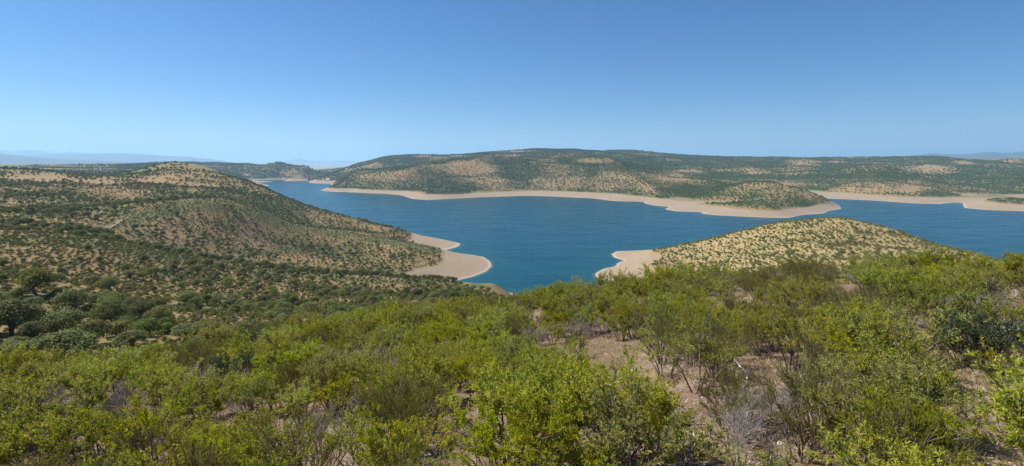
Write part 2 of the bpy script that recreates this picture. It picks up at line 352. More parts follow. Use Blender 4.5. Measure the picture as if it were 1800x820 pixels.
def ground_material():
    m, nt, out = material('dry_ground')
    geo = N(nt, 'ShaderNodeNewGeometry'); pos = geo.outputs['Position']
    sep = N(nt, 'ShaderNodeSeparateXYZ'); lk(nt, pos, sep.inputs[0]); z = sep.outputs[2]
    cov = N(nt, 'ShaderNodeAttribute', attribute_name='cover').outputs['Fac']
    straw = N(nt, 'ShaderNodeAttribute', attribute_name='straw').outputs['Fac']
    near = N(nt, 'ShaderNodeAttribute', attribute_name='near').outputs['Fac']
    n1 = noise(nt, .05, 5, .6, pos); n2 = noise(nt, .35, 4, .6, pos); n3 = noise(nt, 3.0, 5, .65, pos); n4 = noise(nt, 22.0, 4, .7, pos)
    soil = mixc(nt, n2, (.175, .108, .05), (.26, .168, .082))
    strw = mixc(nt, n3, (.225, .165, .072), (.375, .29, .142))
    f = mth(nt, 'ADD', straw, mth(nt, 'MULTIPLY_ADD', n1, 1.2, -.6), None, True)
    land = mixc(nt, f, soil, strw)
    # close ground: red brown soil, grey litter, pale chips
    litter = mixc(nt, ramp(nt, n3, .42, .62), (.15, .082, .052), (.115, .093, .08))
    litter = mixc(nt, ramp(nt, n4, .56, .68), litter, (.27, .205, .155))
    litter = mixc(nt, mth(nt, 'MULTIPLY', straw, ramp(nt, n3, .3, .5)), litter, mixc(nt, n4, (.42, .31, .185), (.68, .54, .35)))
    land = mixc(nt, near, land, litter)
    # low green scrub tint where the cover is thick
    g = mixc(nt, n2, (.095, .105, .034), (.155, .155, .055))
    g = mixc(nt, ramp(nt, cov, .78, .96, 0, .8), g, (.075, .105, .035))
    gf = mth(nt, 'MULTIPLY', ramp(nt, mth(nt, 'ADD', cov, mth(nt, 'MULTIPLY_ADD', n2, .6, -.3)), .42, .92), .75)
    gf = mth(nt, 'MULTIPLY', gf, mth(nt, 'SUBTRACT', 1.0, near))
    land = mixc(nt, gf, land, g)
    # bare drawdown band above the water, with faint strand lines
    wob = mth(nt, 'MULTIPLY_ADD', n1, 3.0, -1.5)
    zz = mth(nt, 'ADD', z, wob)
    ban = N(nt, 'ShaderNodeTexNoise', noise_dimensions='1D'); ban.inputs['Scale'].default_value = 1.1; ban.inputs['Detail'].default_value = 5; ban.inputs['Roughness'].default_value = .7
    lk(nt, mth(nt, 'MULTIPLY_ADD', n2, .35, z), ban.inputs['W'])
    band = mixc(nt, ban.outputs['Fac'], (.205, .156, .106), (.36, .287, .204))
    band = mixc(nt, ramp(nt, n2, .35, .7, 0, .85), band, (.285, .205, .135))
    band = mixc(nt, ramp(nt, z, .55, .3), band, (.40, .335, .265))
    band = mixc(nt, ramp(nt, z, .32, .05), band, (.26, .23, .16))
    bf = mth(nt, 'MULTIPLY', ramp(nt, zz, 8.6, 6.8), mth(nt, 'SUBTRACT', 1.0, near))
    col = mixc(nt, bf, land, band)
    b = N(nt, 'ShaderNodeBsdfPrincipled'); lk(nt, col, b.inputs['Base Color']); b.inputs['Roughness'].default_value = .95; b.inputs['Specular IOR Level'].default_value = .1
    bump = N(nt, 'ShaderNodeBump'); bump.inputs['Strength'].default_value = .6; bump.inputs['Distance'].default_value = .12
    lk(nt, mth(nt, 'MULTIPLY', mth(nt, 'ADD', n3, mth(nt, 'MULTIPLY', n4, .35)), near), bump.inputs['Height']); lk(nt, bump.outputs[0], b.inputs['Normal'])
    lk(nt, b.outputs[0], out.inputs[0])
    return m

def water_material():
    m, nt, out = material('lake_water')
    geo = N(nt, 'ShaderNodeNewGeometry'); pos = geo.outputs['Position']
    dep = N(nt, 'ShaderNodeAttribute', attribute_name='depth').outputs['Fac']
    mp = N(nt, 'ShaderNodeMapping'); lk(nt, pos, mp.inputs[0]); mp.inputs['Rotation'].default_value = (0, 0, .5); mp.inputs['Scale'].default_value = (1, 2.2, 1)
    w1 = noise(nt, .22, 5, .6, mp.outputs[0]); w2 = noise(nt, .9, 3, .6, mp.outputs[0]); w3 = noise(nt, .006, 4, .6, mp.outputs[0], 1.0)
    deep = mixc(nt, w3, (.0015, .049, .071), (.002, .058, .082))
    col = mixc(nt, ramp(nt, dep, 8, 0, 0, .55), deep, (.006, .072, .082))
    col = mixc(nt, ramp(nt, dep, .6, 0, 0, .7), col, (.07, .13, .11))
    m2 = N(nt, 'ShaderNodeMapping'); lk(nt, pos, m2.inputs[0]); m2.inputs['Rotation'].default_value = (0, 0, .35); m2.inputs['Scale'].default_value = (1, 5, 1)
    stk = noise(nt, .012, 5, .62, m2.outputs[0], .6)
    col = mixc(nt, ramp(nt, stk, .35, .7, 0, .55), col, (.002, .036, .063))
    b = N(nt, 'ShaderNodeBsdfPrincipled'); lk(nt, col, b.inputs['Base Color']); b.inputs['IOR'].default_value = 1.33; b.inputs['Specular IOR Level'].default_value = .11
    lk(nt, ramp(nt, stk, .3, .7, .2, .3), b.inputs['Roughness'])
    bump = N(nt, 'ShaderNodeBump'); bump.inputs['Strength'].default_value = .10; bump.inputs['Distance'].default_value = .8
    lk(nt, mth(nt, 'MULTIPLY_ADD', w2, .3, w1), bump.inputs['Height']); lk(nt, bump.outputs[0], b.inputs['Normal'])
    lk(nt, b.outputs[0], out.inputs[0])
    return m

def leaf_material(name, cols, trans=.25, rough=.5, spec=.3, vary=.25):
    """cols: three base colours picked per leaf by the attribute 'tone'"""
    m, nt, out = material(name)
    t = N(nt, 'ShaderNodeAttribute', attribute_name='tone').outputs['Fac']
    cr = N(nt, 'ShaderNodeValToRGB'); el = cr.color_ramp.elements
    el[0].color = (*cols[0], 1); el[1].color = (*cols[-1], 1); el[0].position = 0.0; el[1].position = 1.0
    for k, c in enumerate(cols[1:-1]):
        e = el.new((k + 1) / (len(cols) - 1)); e.color = (*c, 1)
    lk(nt, t, cr.inputs[0])
    oi = N(nt, 'ShaderNodeObjectInfo')
    hsv = N(nt, 'ShaderNodeHueSaturation'); lk(nt, cr.outputs[0], hsv.inputs['Color'])
    lk(nt, mth(nt, 'MULTIPLY_ADD', oi.outputs['Random'], .045 * vary / .25, .5 - .015 * vary / .25), hsv.inputs['Hue'])
    r2 = mth(nt, 'FRACT', mth(nt, 'MULTIPLY', oi.outputs['Random'], 7.31))
    lk(nt, mth(nt, 'MULTIPLY_ADD', r2, 2 * vary, 1 - vary), hsv.inputs['Value'])
    r3 = mth(nt, 'FRACT', mth(nt, 'MULTIPLY', oi.outputs['Random'], 13.7))
    lk(nt, mth(nt, 'MULTIPLY_ADD', r3, .3, .82), hsv.inputs['Saturation'])
    b = N(nt, 'ShaderNodeBsdfPrincipled'); b.inputs['Roughness'].default_value = rough; b.inputs['Specular IOR Level'].default_value = spec
    lk(nt, hsv.outputs[0], b.inputs['Base Color'])
    if trans > 0:
        tr = N(nt, 'ShaderNodeBsdfTranslucent'); lk(nt, hsv.outputs[0], tr.inputs[0])
        mx = N(nt, 'ShaderNodeMixShader'); mx.inputs[0].default_value = trans
        lk(nt, b.outputs[0], mx.inputs[1]); lk(nt, tr.outputs[0], mx.inputs[2]); lk(nt, mx.outputs[0], out.inputs[0])
    else: lk(nt, b.outputs[0], out.inputs[0])
    return m

def plain_material(name, c0, c1, scale=8, rough=.9, bumpd=0.0):
    m, nt, out = material(name)
    tc = N(nt, 'ShaderNodeTexCoord')
    n = noise(nt, scale, 5, .6, tc.outputs['Object'])
    b = N(nt, 'ShaderNodeBsdfPrincipled'); lk(nt, mixc(nt, ramp(nt, n, .3, .7), c0, c1), b.inputs['Base Color']); b.inputs['Roughness'].default_value = rough; b.inputs['Specular IOR Level'].default_value = .2
    if bumpd:
        bp = N(nt, 'ShaderNodeBump'); bp.inputs['Distance'].default_value = bumpd; lk(nt, n, bp.inputs['Height']); lk(nt, bp.outputs[0], b.inputs['Normal'])
    lk(nt, b.outputs[0], out.inputs[0])
    return m

M_GROUND = ground_material(); M_WATER = water_material()
M_TRACK = plain_material('track_earth', (.25, .19, .115), (.34, .265, .17), .3)
M_ROCKROSE = leaf_material('rockrose_leaf', [(.10,.125,.012),(.225,.25,.013),(.355,.358,.017),(.43,.41,.028),(.42,.27,.03)], .48, .45, .3, .22)
M_HEATH = leaf_material('heath_needle', [(.085,.09,.022),(.175,.17,.03),(.265,.24,.04),(.32,.27,.05)], .35, .7, .2, .25)
M_FARWOOD = leaf_material('far_woodland_leaf', [(.088,.12,.036),(.145,.185,.054),(.20,.24,.076)], .15, .7, .1, .25)
M_LENTISK = leaf_material('lentisk_leaf', [(.025,.045,.010),(.055,.085,.015),(.095,.125,.022)], .2, .4, .4, .15)
M_OAK = leaf_material('holm_oak_leaf', [(.115,.13,.036),(.19,.205,.054),(.28,.285,.09)], .36, .65, .12, .25)
M_SCRUB = leaf_material('scrub_leaf', [(.085,.10,.022),(.165,.17,.032),(.24,.23,.052),(.30,.265,.085)], .15, .6, .2, .28)
M_BARK = plain_material('oak_bark', (.09,.07,.055), (.17,.14,.115), 6, .95, .02)
M_STEM = plain_material('shrub_stem', (.11,.08,.06), (.22,.175,.14), 12)
M_DEAD = plain_material('dead_twig', (.21,.185,.165), (.36,.32,.285), 14)
M_PALE = plain_material('bleached_wood', (.42,.38,.34), (.60,.55,.50), 14)
M_STRAW = leaf_material('dry_grass_blade', [(.48,.36,.20),(.66,.52,.32),(.78,.65,.43)], .45, .7, .2, .15)
M_STONE = plain_material('pale_stone', (.36,.29,.23), (.62,.56,.48), 5, .9, .02)
M_CONCRETE = plain_material('dam_concrete', (.40,.385,.36), (.55,.53,.50), .2)
M_WHITE = plain_material('white_wall', (.72,.70,.66), (.82,.80,.77), .4)
M_TILE = plain_material('roof_tile', (.34,.17,.11), (.46,.27,.18), .6)
M_STEEL = plain_material('dark_steel', (.07,.08,.09), (.12,.13,.14), .5, .6)
M_FLOAT = plain_material('float_paint', (.75,.75,.73), (.85,.85,.83), .8, .5)
M_HILLS = plain_material('far_mountain', (.035,.045,.04), (.06,.065,.05), .002)

# ------------------------------------------------------------------ mesh helpers
def mesh_np(name, verts, faces, mats, attrs=None, smooth=False):
    """faces: list of (k x n index arrays)"""
    me = bpy.data.meshes.new(name)
    verts = np.asarray(verts, np.float32)
    me.vertices.add(len(verts)); me.vertices.foreach_set('co', verts.ravel())
    fl = [np.asarray(f, np.int32) for f in faces if len(f)]
    loops = np.concatenate([f.ravel() for f in fl]); tot = np.concatenate([np.full(len(f), f.shape[1], np.int32) for f in fl])
    st = np.concatenate([[0], np.cumsum(tot)[:-1]]).astype(np.int32)
    me.loops.add(len(loops)); me.loops.foreach_set('vertex_index', loops)
    me.polygons.add(len(tot)); me.polygons.foreach_set('loop_start', st); me.polygons.foreach_set('loop_total', tot)
    me.polygons.foreach_set('use_smooth', np.full(len(tot), smooth))
    me.update(calc_edges=True)
    for k, a in (attrs or {}).items():
        at = me.attributes.new(k, 'FLOAT', 'POINT'); at.data.foreach_set('value', np.asarray(a, np.float32))
    for m in (mats if isinstance(mats, (list, tuple)) else [mats]): me.materials.append(m)
    return me
def link(name, me, parent=None, loc=None):
    o = bpy.data.objects.new(name, me); COL.objects.link(o)
    if parent is not None: o.parent = parent
    if loc is not None: o.location = loc
    return o
def tag(o, label=None, cat=None, group=None, kind=None):
    for k, val in (('label', label), ('category', cat), ('group', group), ('kind', kind)):
        if val: o[k] = val
    return o
def thing(name, loc, rz=0.0, sc=1.0):
    o = bpy.data.objects.new(name, None); COL.objects.link(o)
    o.location = loc; o.rotation_euler = (0, 0, rz); o.scale = (sc, sc, sc) if isinstance(sc, (int, float)) else sc
    o.empty_display_size = .2
    return o

def grid_quads(n, m, wrap=False):
    i, j = np.meshgrid(np.arange(n if wrap else n - 1), np.arange(m - 1), indexing='ij')
    i = i.ravel(); j = j.ravel(); k = (i + 1) % n
    return np.stack([i * m + j, k * m + j, k * m + j + 1, i * m + j + 1], -1)

# ------------------------------------------------------------------ terrain: dense sector ahead, coarse ring behind, one sheet
BK = np.linspace(rad(55), rad(305), 42)[1:-1]
w = (BK - rad(55)) / rad(250)
zl = GZ[0]; zr = GZ[-1]
BZ = zr[None, :] * (1 - w[:, None]) + zl[None, :] * w[:, None]
BX = RR[None, :] * np.sin(BK)[:, None]; BY = RR[None, :] * np.cos(BK)[:, None]
AX = np.concatenate([GX, BX]); AY = np.concatenate([GY, BY]); AZ = np.concatenate([GZ, BZ])
nA, nR = AX.shape
V = np.stack([AX, AY, AZ], -1).reshape(-1, 3)
hub = len(V)
V = np.concatenate([V, [[0, 0, float(AZ[:, 0].mean())]]])
Q = grid_quads(nA, nR, True)
k = np.arange(nA)
TRI = np.stack([np.full(nA, hub), ((k + 1) % nA) * nR, k * nR], -1)
r_all = np.hypot(V[:, 0], V[:, 1])
cv = np.zeros(len(V)); ahead = np.abs(np.arctan2(V[:, 0], V[:, 1])) < rad(60)
cv[ahead] = cover(V[ahead, 0], V[ahead, 1], V[ahead, 2]); cv[~ahead] = .6
GREEN = [(80,378,60,9),(520,440,60,10),(1180,290,90,10),(1250,310,60,9),(1530,300,80,14),(1010,268,110,5),(300,480,60,10)]
_u, _v = project(V)
cv = np.where(ahead & (r_all > 90) & (r_all < 1000), np.maximum(cv, .93 * crest_green(_u, _v) * (.75 + .5 * fbm(V[:, 0] / 12, V[:, 1] / 12, 77, 3))), cv)
for (a, b, ru, rv) in GREEN:
    cv = np.where(ahead & (r_all > 90), np.maximum(cv, .95 * np.exp(-(((_u - a) / ru) ** 2 + ((_v - b) / rv) ** 2) ** 2)), cv)
uu, vv = project(V)
st = np.where((uu > 1120) & (r_all < 640) & (r_all > 150), .95, .32)
st = np.where(r_all > 1000, .42, st); st = np.where(r_all > 4300, -.4, st); cv = np.where(r_all > 4300, 1.0, cv)
st = st + .0 * uu
nearm = 1 - sstep(45, 75, r_all)
stn = np.full(len(V), .1)
nm = r_all < 80
for (cx, cy, cr, a, b, ru, rv, s_) in CLR:
    wgt = np.exp(-((np.hypot(V[nm, 0] - cx, V[nm, 1] - cy) / (cr * (1.75 if s_ > .6 else 1.25))) ** 2) ** 1.5)
    stn[nm] = stn[nm] * (1 - wgt) + s_ * wgt
st = st * (1 - nearm) + stn * nearm
terrain = link('terrain', mesh_np('terrain', V, [Q, TRI], M_GROUND, {'cover': cv, 'straw': st, 'near': nearm}, True))
tag(terrain, 'dry brown hillsides and bare pale shore band around the reservoir', 'terrain', None, 'structure')

# ------------------------------------------------------------------ lake
jr = (RR > 150) & (RR < 4500)
jj = np.nonzero(jr)[0][::2]; ii = np.arange(0, NT, 2)
wx = GX[np.ix_(ii, jj)]; wy = GY[np.ix_(ii, jj)]; wz = GZ[np.ix_(ii, jj)]
ok = wz < 1.2
near_ok = ok.copy()
for a in (-1, 0, 1):
    for b in (-1, 0, 1):
        near_ok |= np.roll(np.roll(ok, a, 0), b, 1)
q = grid_quads(len(ii), len(jj))
q = q[near_ok.ravel()[q].all(1)]
used = np.unique(q); remap = np.full(wx.size, -1); remap[used] = np.arange(len(used))
wv = np.stack([wx.ravel()[used], wy.ravel()[used], np.zeros(len(used))], -1)
lake = link('water', mesh_np('water', wv, [remap[q]], M_WATER, {'depth': np.maximum(0, -wz.ravel()[used])}, True))
tag(lake, 'deep blue reservoir water winding between the dry hills', 'water', None, 'structure')

# ------------------------------------------------------------------ far mountains, real ridges 15-27 km away
def mountain_range(profile, R, width, base, seed, label):
    us = np.array([p[0] for p in profile], float); vs = np.array([p[1] for p in profile], float)
    n = 160; u = np.linspace(us[0], us[-1], n); v = np.interp(u, us, vs)
    th = theta_of(u); s = ray(u, v)[1]; top = EYE + s * R
    top = top + (fbm(u / 9, u * 0, seed, 4) - .5) * R * .0016
    top = base + (top - base) * np.minimum(1, np.minimum(np.arange(n), np.arange(n)[::-1]) / 6)
    tt = np.linspace(-1, 1, 25)
    rr = R + width * tt
    prof = np.cos(tt * math.pi / 2) ** 1.2
    X = rr[None, :] * np.sin(th)[:, None]; Y = rr[None, :] * np.cos(th)[:, None]
    Z = base - 12 + (top - base + 12)[:, None] * prof[None, :] * (1 - .35 * (1 - prof[None, :]) * fbm(X / 900, Y / 900, seed + 3))
    o = link('mountains', mesh_np('mountains', np.stack([X, Y, Z], -1).reshape(-1, 3), [grid_quads(n, 25)], M_HILLS, None, True))
    tag(o, label, 'mountains', None, 'structure')
mountain_range([(-260,268),(-100,265),(0,265),(25,266),(50,263),(75,265),(95,269),(130,267),(165,270),(200,274),(260,284)], 25000, 2500, -80, 71, 'palest mountain ridge on the left skyline')
mountain_range([(-260,272),(-60,272),(30,276),(80,272),(130,271),(190,269.5),(235,270),(285,273.5),(335,276.5),(375,280.5),(420,287)], 18000, 2000, -80, 81, 'long blue mountain ridge behind the left forest plain')
mountain_range([(-260,268),(-50,268),(0,270),(40,274),(80,279),(180,283),(260,286)], 12000, 1600, -80, 91, 'lower blue hills at the left edge of the skyline')
mountain_range([(400,290),(460,286),(500,283),(525,279),(545,282.5),(575,284.5),(600,283.5),(640,284),(700,288)], 27000, 2500, -80, 101, 'faint pale mountain above the dam gap')
mountain_range([(1420,281),(1510,277.5),(1580,275),(1620,271.5),(1642,269.5),(1665,272),(1700,271),(1735,267.5),(1765,269),(1800,266.5),(1870,265),(2060,270)], 15000, 1600, 66, 111, 'blue mountain ridge on the right skyline')

# ------------------------------------------------------------------ light, sky, air, camera
SUN_AZ, SUN_EL = rad(-70), rad(49)              # azimuth from the view direction, to the left
w_ = bpy.data.worlds.new('World'); C.world = w_; w_.use_nodes = True
wn = w_.node_tree; wn.nodes.clear()
sky = wn.nodes.new('ShaderNodeTexSky'); sky.sky_type = 'NISHITA'; sky.sun_disc = False
sky.sun_elevation = SUN_EL; sky.sun_rotation = SUN_AZ % (2 * math.pi); sky.altitude = 1800; sky.air_density = 1.0; sky.dust_density = .8; sky.ozone_density = 9.0
bg = wn.nodes.new('ShaderNodeBackground'); bg.inputs['Strength'].default_value = .066
wo = wn.nodes.new('ShaderNodeOutputWorld'); hs = wn.nodes.new('ShaderNodeHueSaturation'); hs.inputs['Saturation'].default_value = 1.14; wn.links.new(sky.outputs[0], hs.inputs['Color']); wn.links.new(hs.outputs[0], bg.inputs[0]); wn.links.new(bg.outputs[0], wo.inputs[0])
sl = bpy.data.lights.new('sun', 'SUN'); sl.energy = 5.0; sl.angle = rad(.53); sl.color = (1.0, .95, .87)
so = bpy.data.objects.new('sun', sl); COL.objects.link(so)
sd = Vector((math.sin(SUN_AZ) * math.cos(SUN_EL), math.cos(SUN_AZ) * math.cos(SUN_EL), math.sin(SUN_EL)))
so.rotation_euler = sd.to_track_quat('Z', 'Y').to_euler(); so.location = (-50, 20, 160)

def haze_box():
    m = bpy.data.materials.new('haze_air'); m.use_nodes = True; nt = m.node_tree; nt.nodes.clear()
    out = nt.nodes.new('ShaderNodeOutputMaterial'); pv = nt.nodes.new('ShaderNodeVolumePrincipled')
    pv.inputs['Color'].default_value = (.42, .70, 1.0, 1); pv.inputs['Density'].default_value = HAZE
    pv.inputs['Anisotropy'].default_value = .2
    nt.links.new(pv.outputs[0], out.inputs['Volume'])
    a, z0, z1 = 47000, -140, 800
    v = [(-a,-a,z0),(a,-a,z0),(a,a,z0),(-a,a,z0),(-a,-a,z1),(a,-a,z1),(a,a,z1),(-a,a,z1)]
    f = np.array([(0,3,2,1),(4,5,6,7),(0,1,5,4),(1,2,6,5),(2,3,7,6),(3,0,4,7)])
    o = link('haze', mesh_np('haze', v, [f], m))
    tag(o, 'pale blue summer haze over the far hills', 'haze', None, 'stuff')
HAZE = 7.5e-5
haze_box()

cam = bpy.data.cameras.new('camera'); cam.sensor_width = 36; cam.lens = 18.0; cam.clip_start = .1; cam.clip_end = 200000
co = bpy.data.objects.new('camera', cam); COL.objects.link(co)
co.location = (0, 0, EYE); co.rotation_euler = (math.pi / 2 - PITCH, 0, 0)
C.camera = co
vs = C.view_settings; vs.view_transform = 'Standard'; vs.look = 'None'; vs.exposure = 0.72; vs.gamma = 1.0; vs.use_curve_mapping = False
C.cycles.max_bounces = 6; C.cycles.diffuse_bounces = 3; C.cycles.transmission_bounces = 4; C.cycles.volume_bounces = 2
C.cycles.use_denoising = True
# ------------------------------------------------------------------ plant builders
def unit(a):
    return a / (np.linalg.norm(a, axis=-1, keepdims=True) + 1e-9)

class Tubes:
    def __init__(s, sides=4): s.v = []; s.f = []; s.n = 0; s.sides = sides
    def add(s, pts, rads):
        pts = np.asarray(pts, float); k = len(pts); sd = s.sides
        d = unit(np.gradient(pts, axis=0))
        ref = np.where(np.abs(d[:, 2:3]) < .9, np.array([[0, 0, 1.0]]), np.array([[1.0, 0, 0]]))
        a = unit(np.cross(d, ref)); b = np.cross(d, a)
        t = np.linspace(0, 2 * math.pi, sd, endpoint=False)
        ring = pts[:, None, :] + np.asarray(rads)[:, None, None] * (np.cos(t)[None, :, None] * a[:, None, :] + np.sin(t)[None, :, None] * b[:, None, :])
        s.v.append(ring.reshape(-1, 3))
        i, j = np.meshgrid(np.arange(k - 1), np.arange(sd), indexing='ij'); i = i.ravel(); j = j.ravel(); j2 = (j + 1) % sd
        s.f.append(np.stack([i * sd + j, i * sd + j2, (i + 1) * sd + j2, (i + 1) * sd + j], -1) + s.n)
        s.n += k * sd
    def mesh(s, name, mat):
        return mesh_np(name, np.concatenate(s.v), [np.concatenate(s.f)], mat, None, True)

def leaves_mesh(name, b, d, n, L, W, mat, tone, fold=.25, droop=.12):
    """lance shaped leaves: base b, direction d, normal n"""
    side = unit(np.cross(d, n)); n = np.cross(side, d)
    L = L[:, None]; W = W[:, None]
    v = np.stack([b, b + .45 * L * d + W * side + n * W * fold, b + L * d - np.array([0, 0, 1.0]) * L * droop, b + .45 * L * d - W * side + n * W * fold], 1)
    k = np.arange(len(b)) * 4
    t = np.concatenate([np.stack([k, k + 1, k + 2], -1), np.stack([k, k + 2, k + 3], -1)])
    return mesh_np(name, v.reshape(-1, 3), [t], mat, {'tone': np.repeat(tone, 4)})

def curve_pts(rng, p, d, L, n, up=.25, wig=.12):
    pts = [p]; d = unit(d)
    for k in range(n):
        d = unit(d + np.array([0, 0, up / n]) + rng.normal(0, wig, 3)); p = p + d * L / n; pts.append(p)
    return np.array(pts), d

def lerp_path(pts, t):
    f = t * (len(pts) - 1); i = min(int(f), len(pts) - 2); return pts[i] + (pts[i + 1] - pts[i]) * (f - i), unit(pts[i + 1] - pts[i])

def make_bush(seed, H, spread, nstem, ntwig, nshoot, shoot_len, per, leafL, leafW, kind):
    rng = np.random.default_rng(seed)
    T = Tubes(4); F = Tubes(3); sb = []; sdv = []; sl_ = []
    for k in range(nstem):
        az = 2 * math.pi * (k + rng.uniform(-.35, .35)) / nstem; ln = rng.uniform(.05, 1.0) ** .7 * spread
        d = np.array([math.cos(az) * ln, math.sin(az) * ln, 1.0])
        L = H * rng.uniform(.62, .86) * math.sqrt(1 + .5 * ln * ln)
        p0 = np.array([math.cos(az), math.sin(az), 0]) * rng.uniform(.02, .12) * H - np.array([0, 0, .06])
        pts, _ = curve_pts(rng, p0, d, L, 5, .15, .13)
        r0 = rng.uniform(.009, .017) * H
        T.add(pts, np.linspace(r0, r0 * .35, len(pts)))
        for q in range(ntwig):
            t = rng.uniform(.5, 1.0); p, dd = lerp_path(pts, t)
            a2 = rng.uniform(0, 2 * math.pi)
            out = np.array([math.cos(a2), math.sin(a2), rng.uniform(-.1, .5)]) + .5 * np.array([math.cos(az), math.sin(az), 0])
            tp, td = curve_pts(rng, p, dd * .7 + out * (.9 if kind != 'heath' else .5), H * rng.uniform(.16, .34), 3, .3, .15)
            F.add(tp, np.linspace(r0 * .4, r0 * .16, len(tp)))
            for w in range(nshoot):
                p2, d2 = lerp_path(tp, rng.uniform(.35, 1.0))
                a3 = rng.uniform(0, 2 * math.pi)
                d3 = unit(d2 + np.array([math.cos(a3), math.sin(a3), .45]) * (.75 if kind != 'heath' else .4))
                sb.append(p2); sdv.append(d3); sl_.append(shoot_len * rng.uniform(.6, 1.3))
    T.v += F_convert(F, T)
    sb = np.array(sb); sdv = np.array(sdv); sl_ = np.array(sl_)
    if kind == 'dead':
        for b, d, l in zip(sb, sdv, sl_):
            F2 = curve_pts(rng, b, d, l, 3, .1, .3)[0]; T.add(F2, np.linspace(.0036, .0012, 4) * H)
        return None, T.mesh('dead_twigs', M_DEAD), None
    S = len(sb)
    for b, d, l in zip(sb[::2], sdv[::2], sl_[::2]):
        T.add(np.stack([b, b + d * l * .9]), np.array([.003, .0012]) * H)
    idx = np.repeat(np.arange(S), per); t = rng.uniform(.1, 1.0, len(idx)) ** .8
    b = sb[idx] + sdv[idx] * (sl_[idx] * t)[:, None]
    rn = unit(rng.normal(0, 1, (len(idx), 3)))
    if kind == 'heath':
        d = unit(sdv[idx] * 1.2 + rn * .6 + np.array([0, 0, .3]))
    else:
        d = unit(sdv[idx] * .75 + rn * .85 + np.array([0, 0, .15]))
    nn = unit(np.array([0, 0, 1.0]) + rng.normal(0, .45, (len(idx), 3)))
    L = leafL * rng.uniform(.6, 1.25, len(idx)); W = leafW * .5 * rng.uniform(.7, 1.25, len(idx))
    tone = np.clip(np.repeat(rng.normal(.48, .13, S), per) + rng.normal(0, .14, len(idx)), 0, .88)
    tone[rng.random(len(idx)) < .006] = 1.0
    return (b, d, nn, L, W, tone), T, None

def F_convert(F, T):
    # three sided twigs share the stems' mesh
    if not F.v: return []
    T.f += [f + T.n for f in F.f]; T.n += F.n
    return F.v

def bush_parts(kind, seed):
    if kind == 'rockrose':
        lv, T, _ = make_bush(seed, 1.75, .56, 11, 7, 6, .22, 15, .080, .022, kind); mat = M_ROCKROSE
    elif kind == 'open':
        lv, T, _ = make_bush(seed, 1.9, .65, 6, 7, 6, .21, 13, .080, .021, 'rockrose'); mat = M_ROCKROSE
    elif kind == 'heath':
        lv, T, _ = make_bush(seed, 1.5, .5, 13, 8, 6, .25, 17, .05, .010, kind); mat = M_HEATH
    elif kind == 'lentisk':
        lv, T, _ = make_bush(seed, 1.5, .8, 13, 9, 7, .15, 13, .045, .024, kind); mat = M_LENTISK
    elif kind == 'dead':
        _, me, _ = make_bush(seed, 1.15, .75, 9, 9, 7, .24, 0, 0, 0, kind); return None, me
    b, d, nn, L, W, tone = lv
    return leaves_mesh(kind + '_leaves', b, d, nn, L, W, mat, tone), T.mesh(kind + '_stems', M_STEM)

def make_oak(seed, R=3.2, H=5.2, cards=4200, size=.27, lobes=30, mat=None):
    rng = np.random.default_rng(seed)
    T = Tubes(6)
    trunk, td = curve_pts(rng, np.array([0, 0, -.5]), np.array([rng.normal(0, .15), rng.normal(0, .15), 1]), H * .42, 4, .2, .1)
    T.add(trunk, np.linspace(.30, .20, 5) * R / 3.2)
    cs = []
    base = H * .30
    ax = rng.uniform(.78, 1.2); ay = rng.uniform(.78, 1.2)
    for k in range(lobes):
        a = rng.uniform(0, 2 * math.pi); h = rng.uniform(-.25, 1.0); rr = math.sqrt(max(.05, 1 - max(h, 0) ** 2)) * rng.uniform(.5, 1.0)
        c = np.array([math.cos(a) * rr * R * .78 * ax, math.sin(a) * rr * R * .78 * ay, base + (H - base) * (.30 + .52 * h) ])
        cs.append((c, R * rng.uniform(.24, .42)))
    for c, r in cs[:7]:
        mid = (trunk[-1] + c) / 2 + rng.normal(0, .25, 3)
        T.add(np.array([trunk[-1] - [0, 0, .2], mid, c]), np.array([.14, .09, .04]) * R / 3.2)
    per = cards // lobes
    B = []; D = []; Nn = []; tone = []
    for c, r in cs:
        n = unit(rng.normal(0, 1, (per, 3))); n[:, 2] = np.where(n[:, 2] < -.35, -n[:, 2], n[:, 2])
        rad_ = r * rng.uniform(.55, 1.12, per)[:, None]
        B.append(c + n * rad_ * np.array([1, 1, .85])); nn = unit(n + rng.normal(0, .5, (per, 3))); Nn.append(nn)
        D.append(unit(np.cross(nn, rng.normal(0, 1, (per, 3))))); tone.append(np.clip(rng.normal(.45, .12) + rng.normal(0, .2, per), 0, 1))
    B = np.concatenate(B); D = np.concatenate(D); Nn = np.concatenate(Nn); tone = np.concatenate(tone)
    L = size * rng.uniform(.6, 1.3, len(B)); 
    return leaves_mesh('oak_leaves', B - D * L[:, None] * .5, D, Nn, L, L * .42, mat or M_OAK, tone, .2, .05), T.mesh('oak_wood', M_BARK)

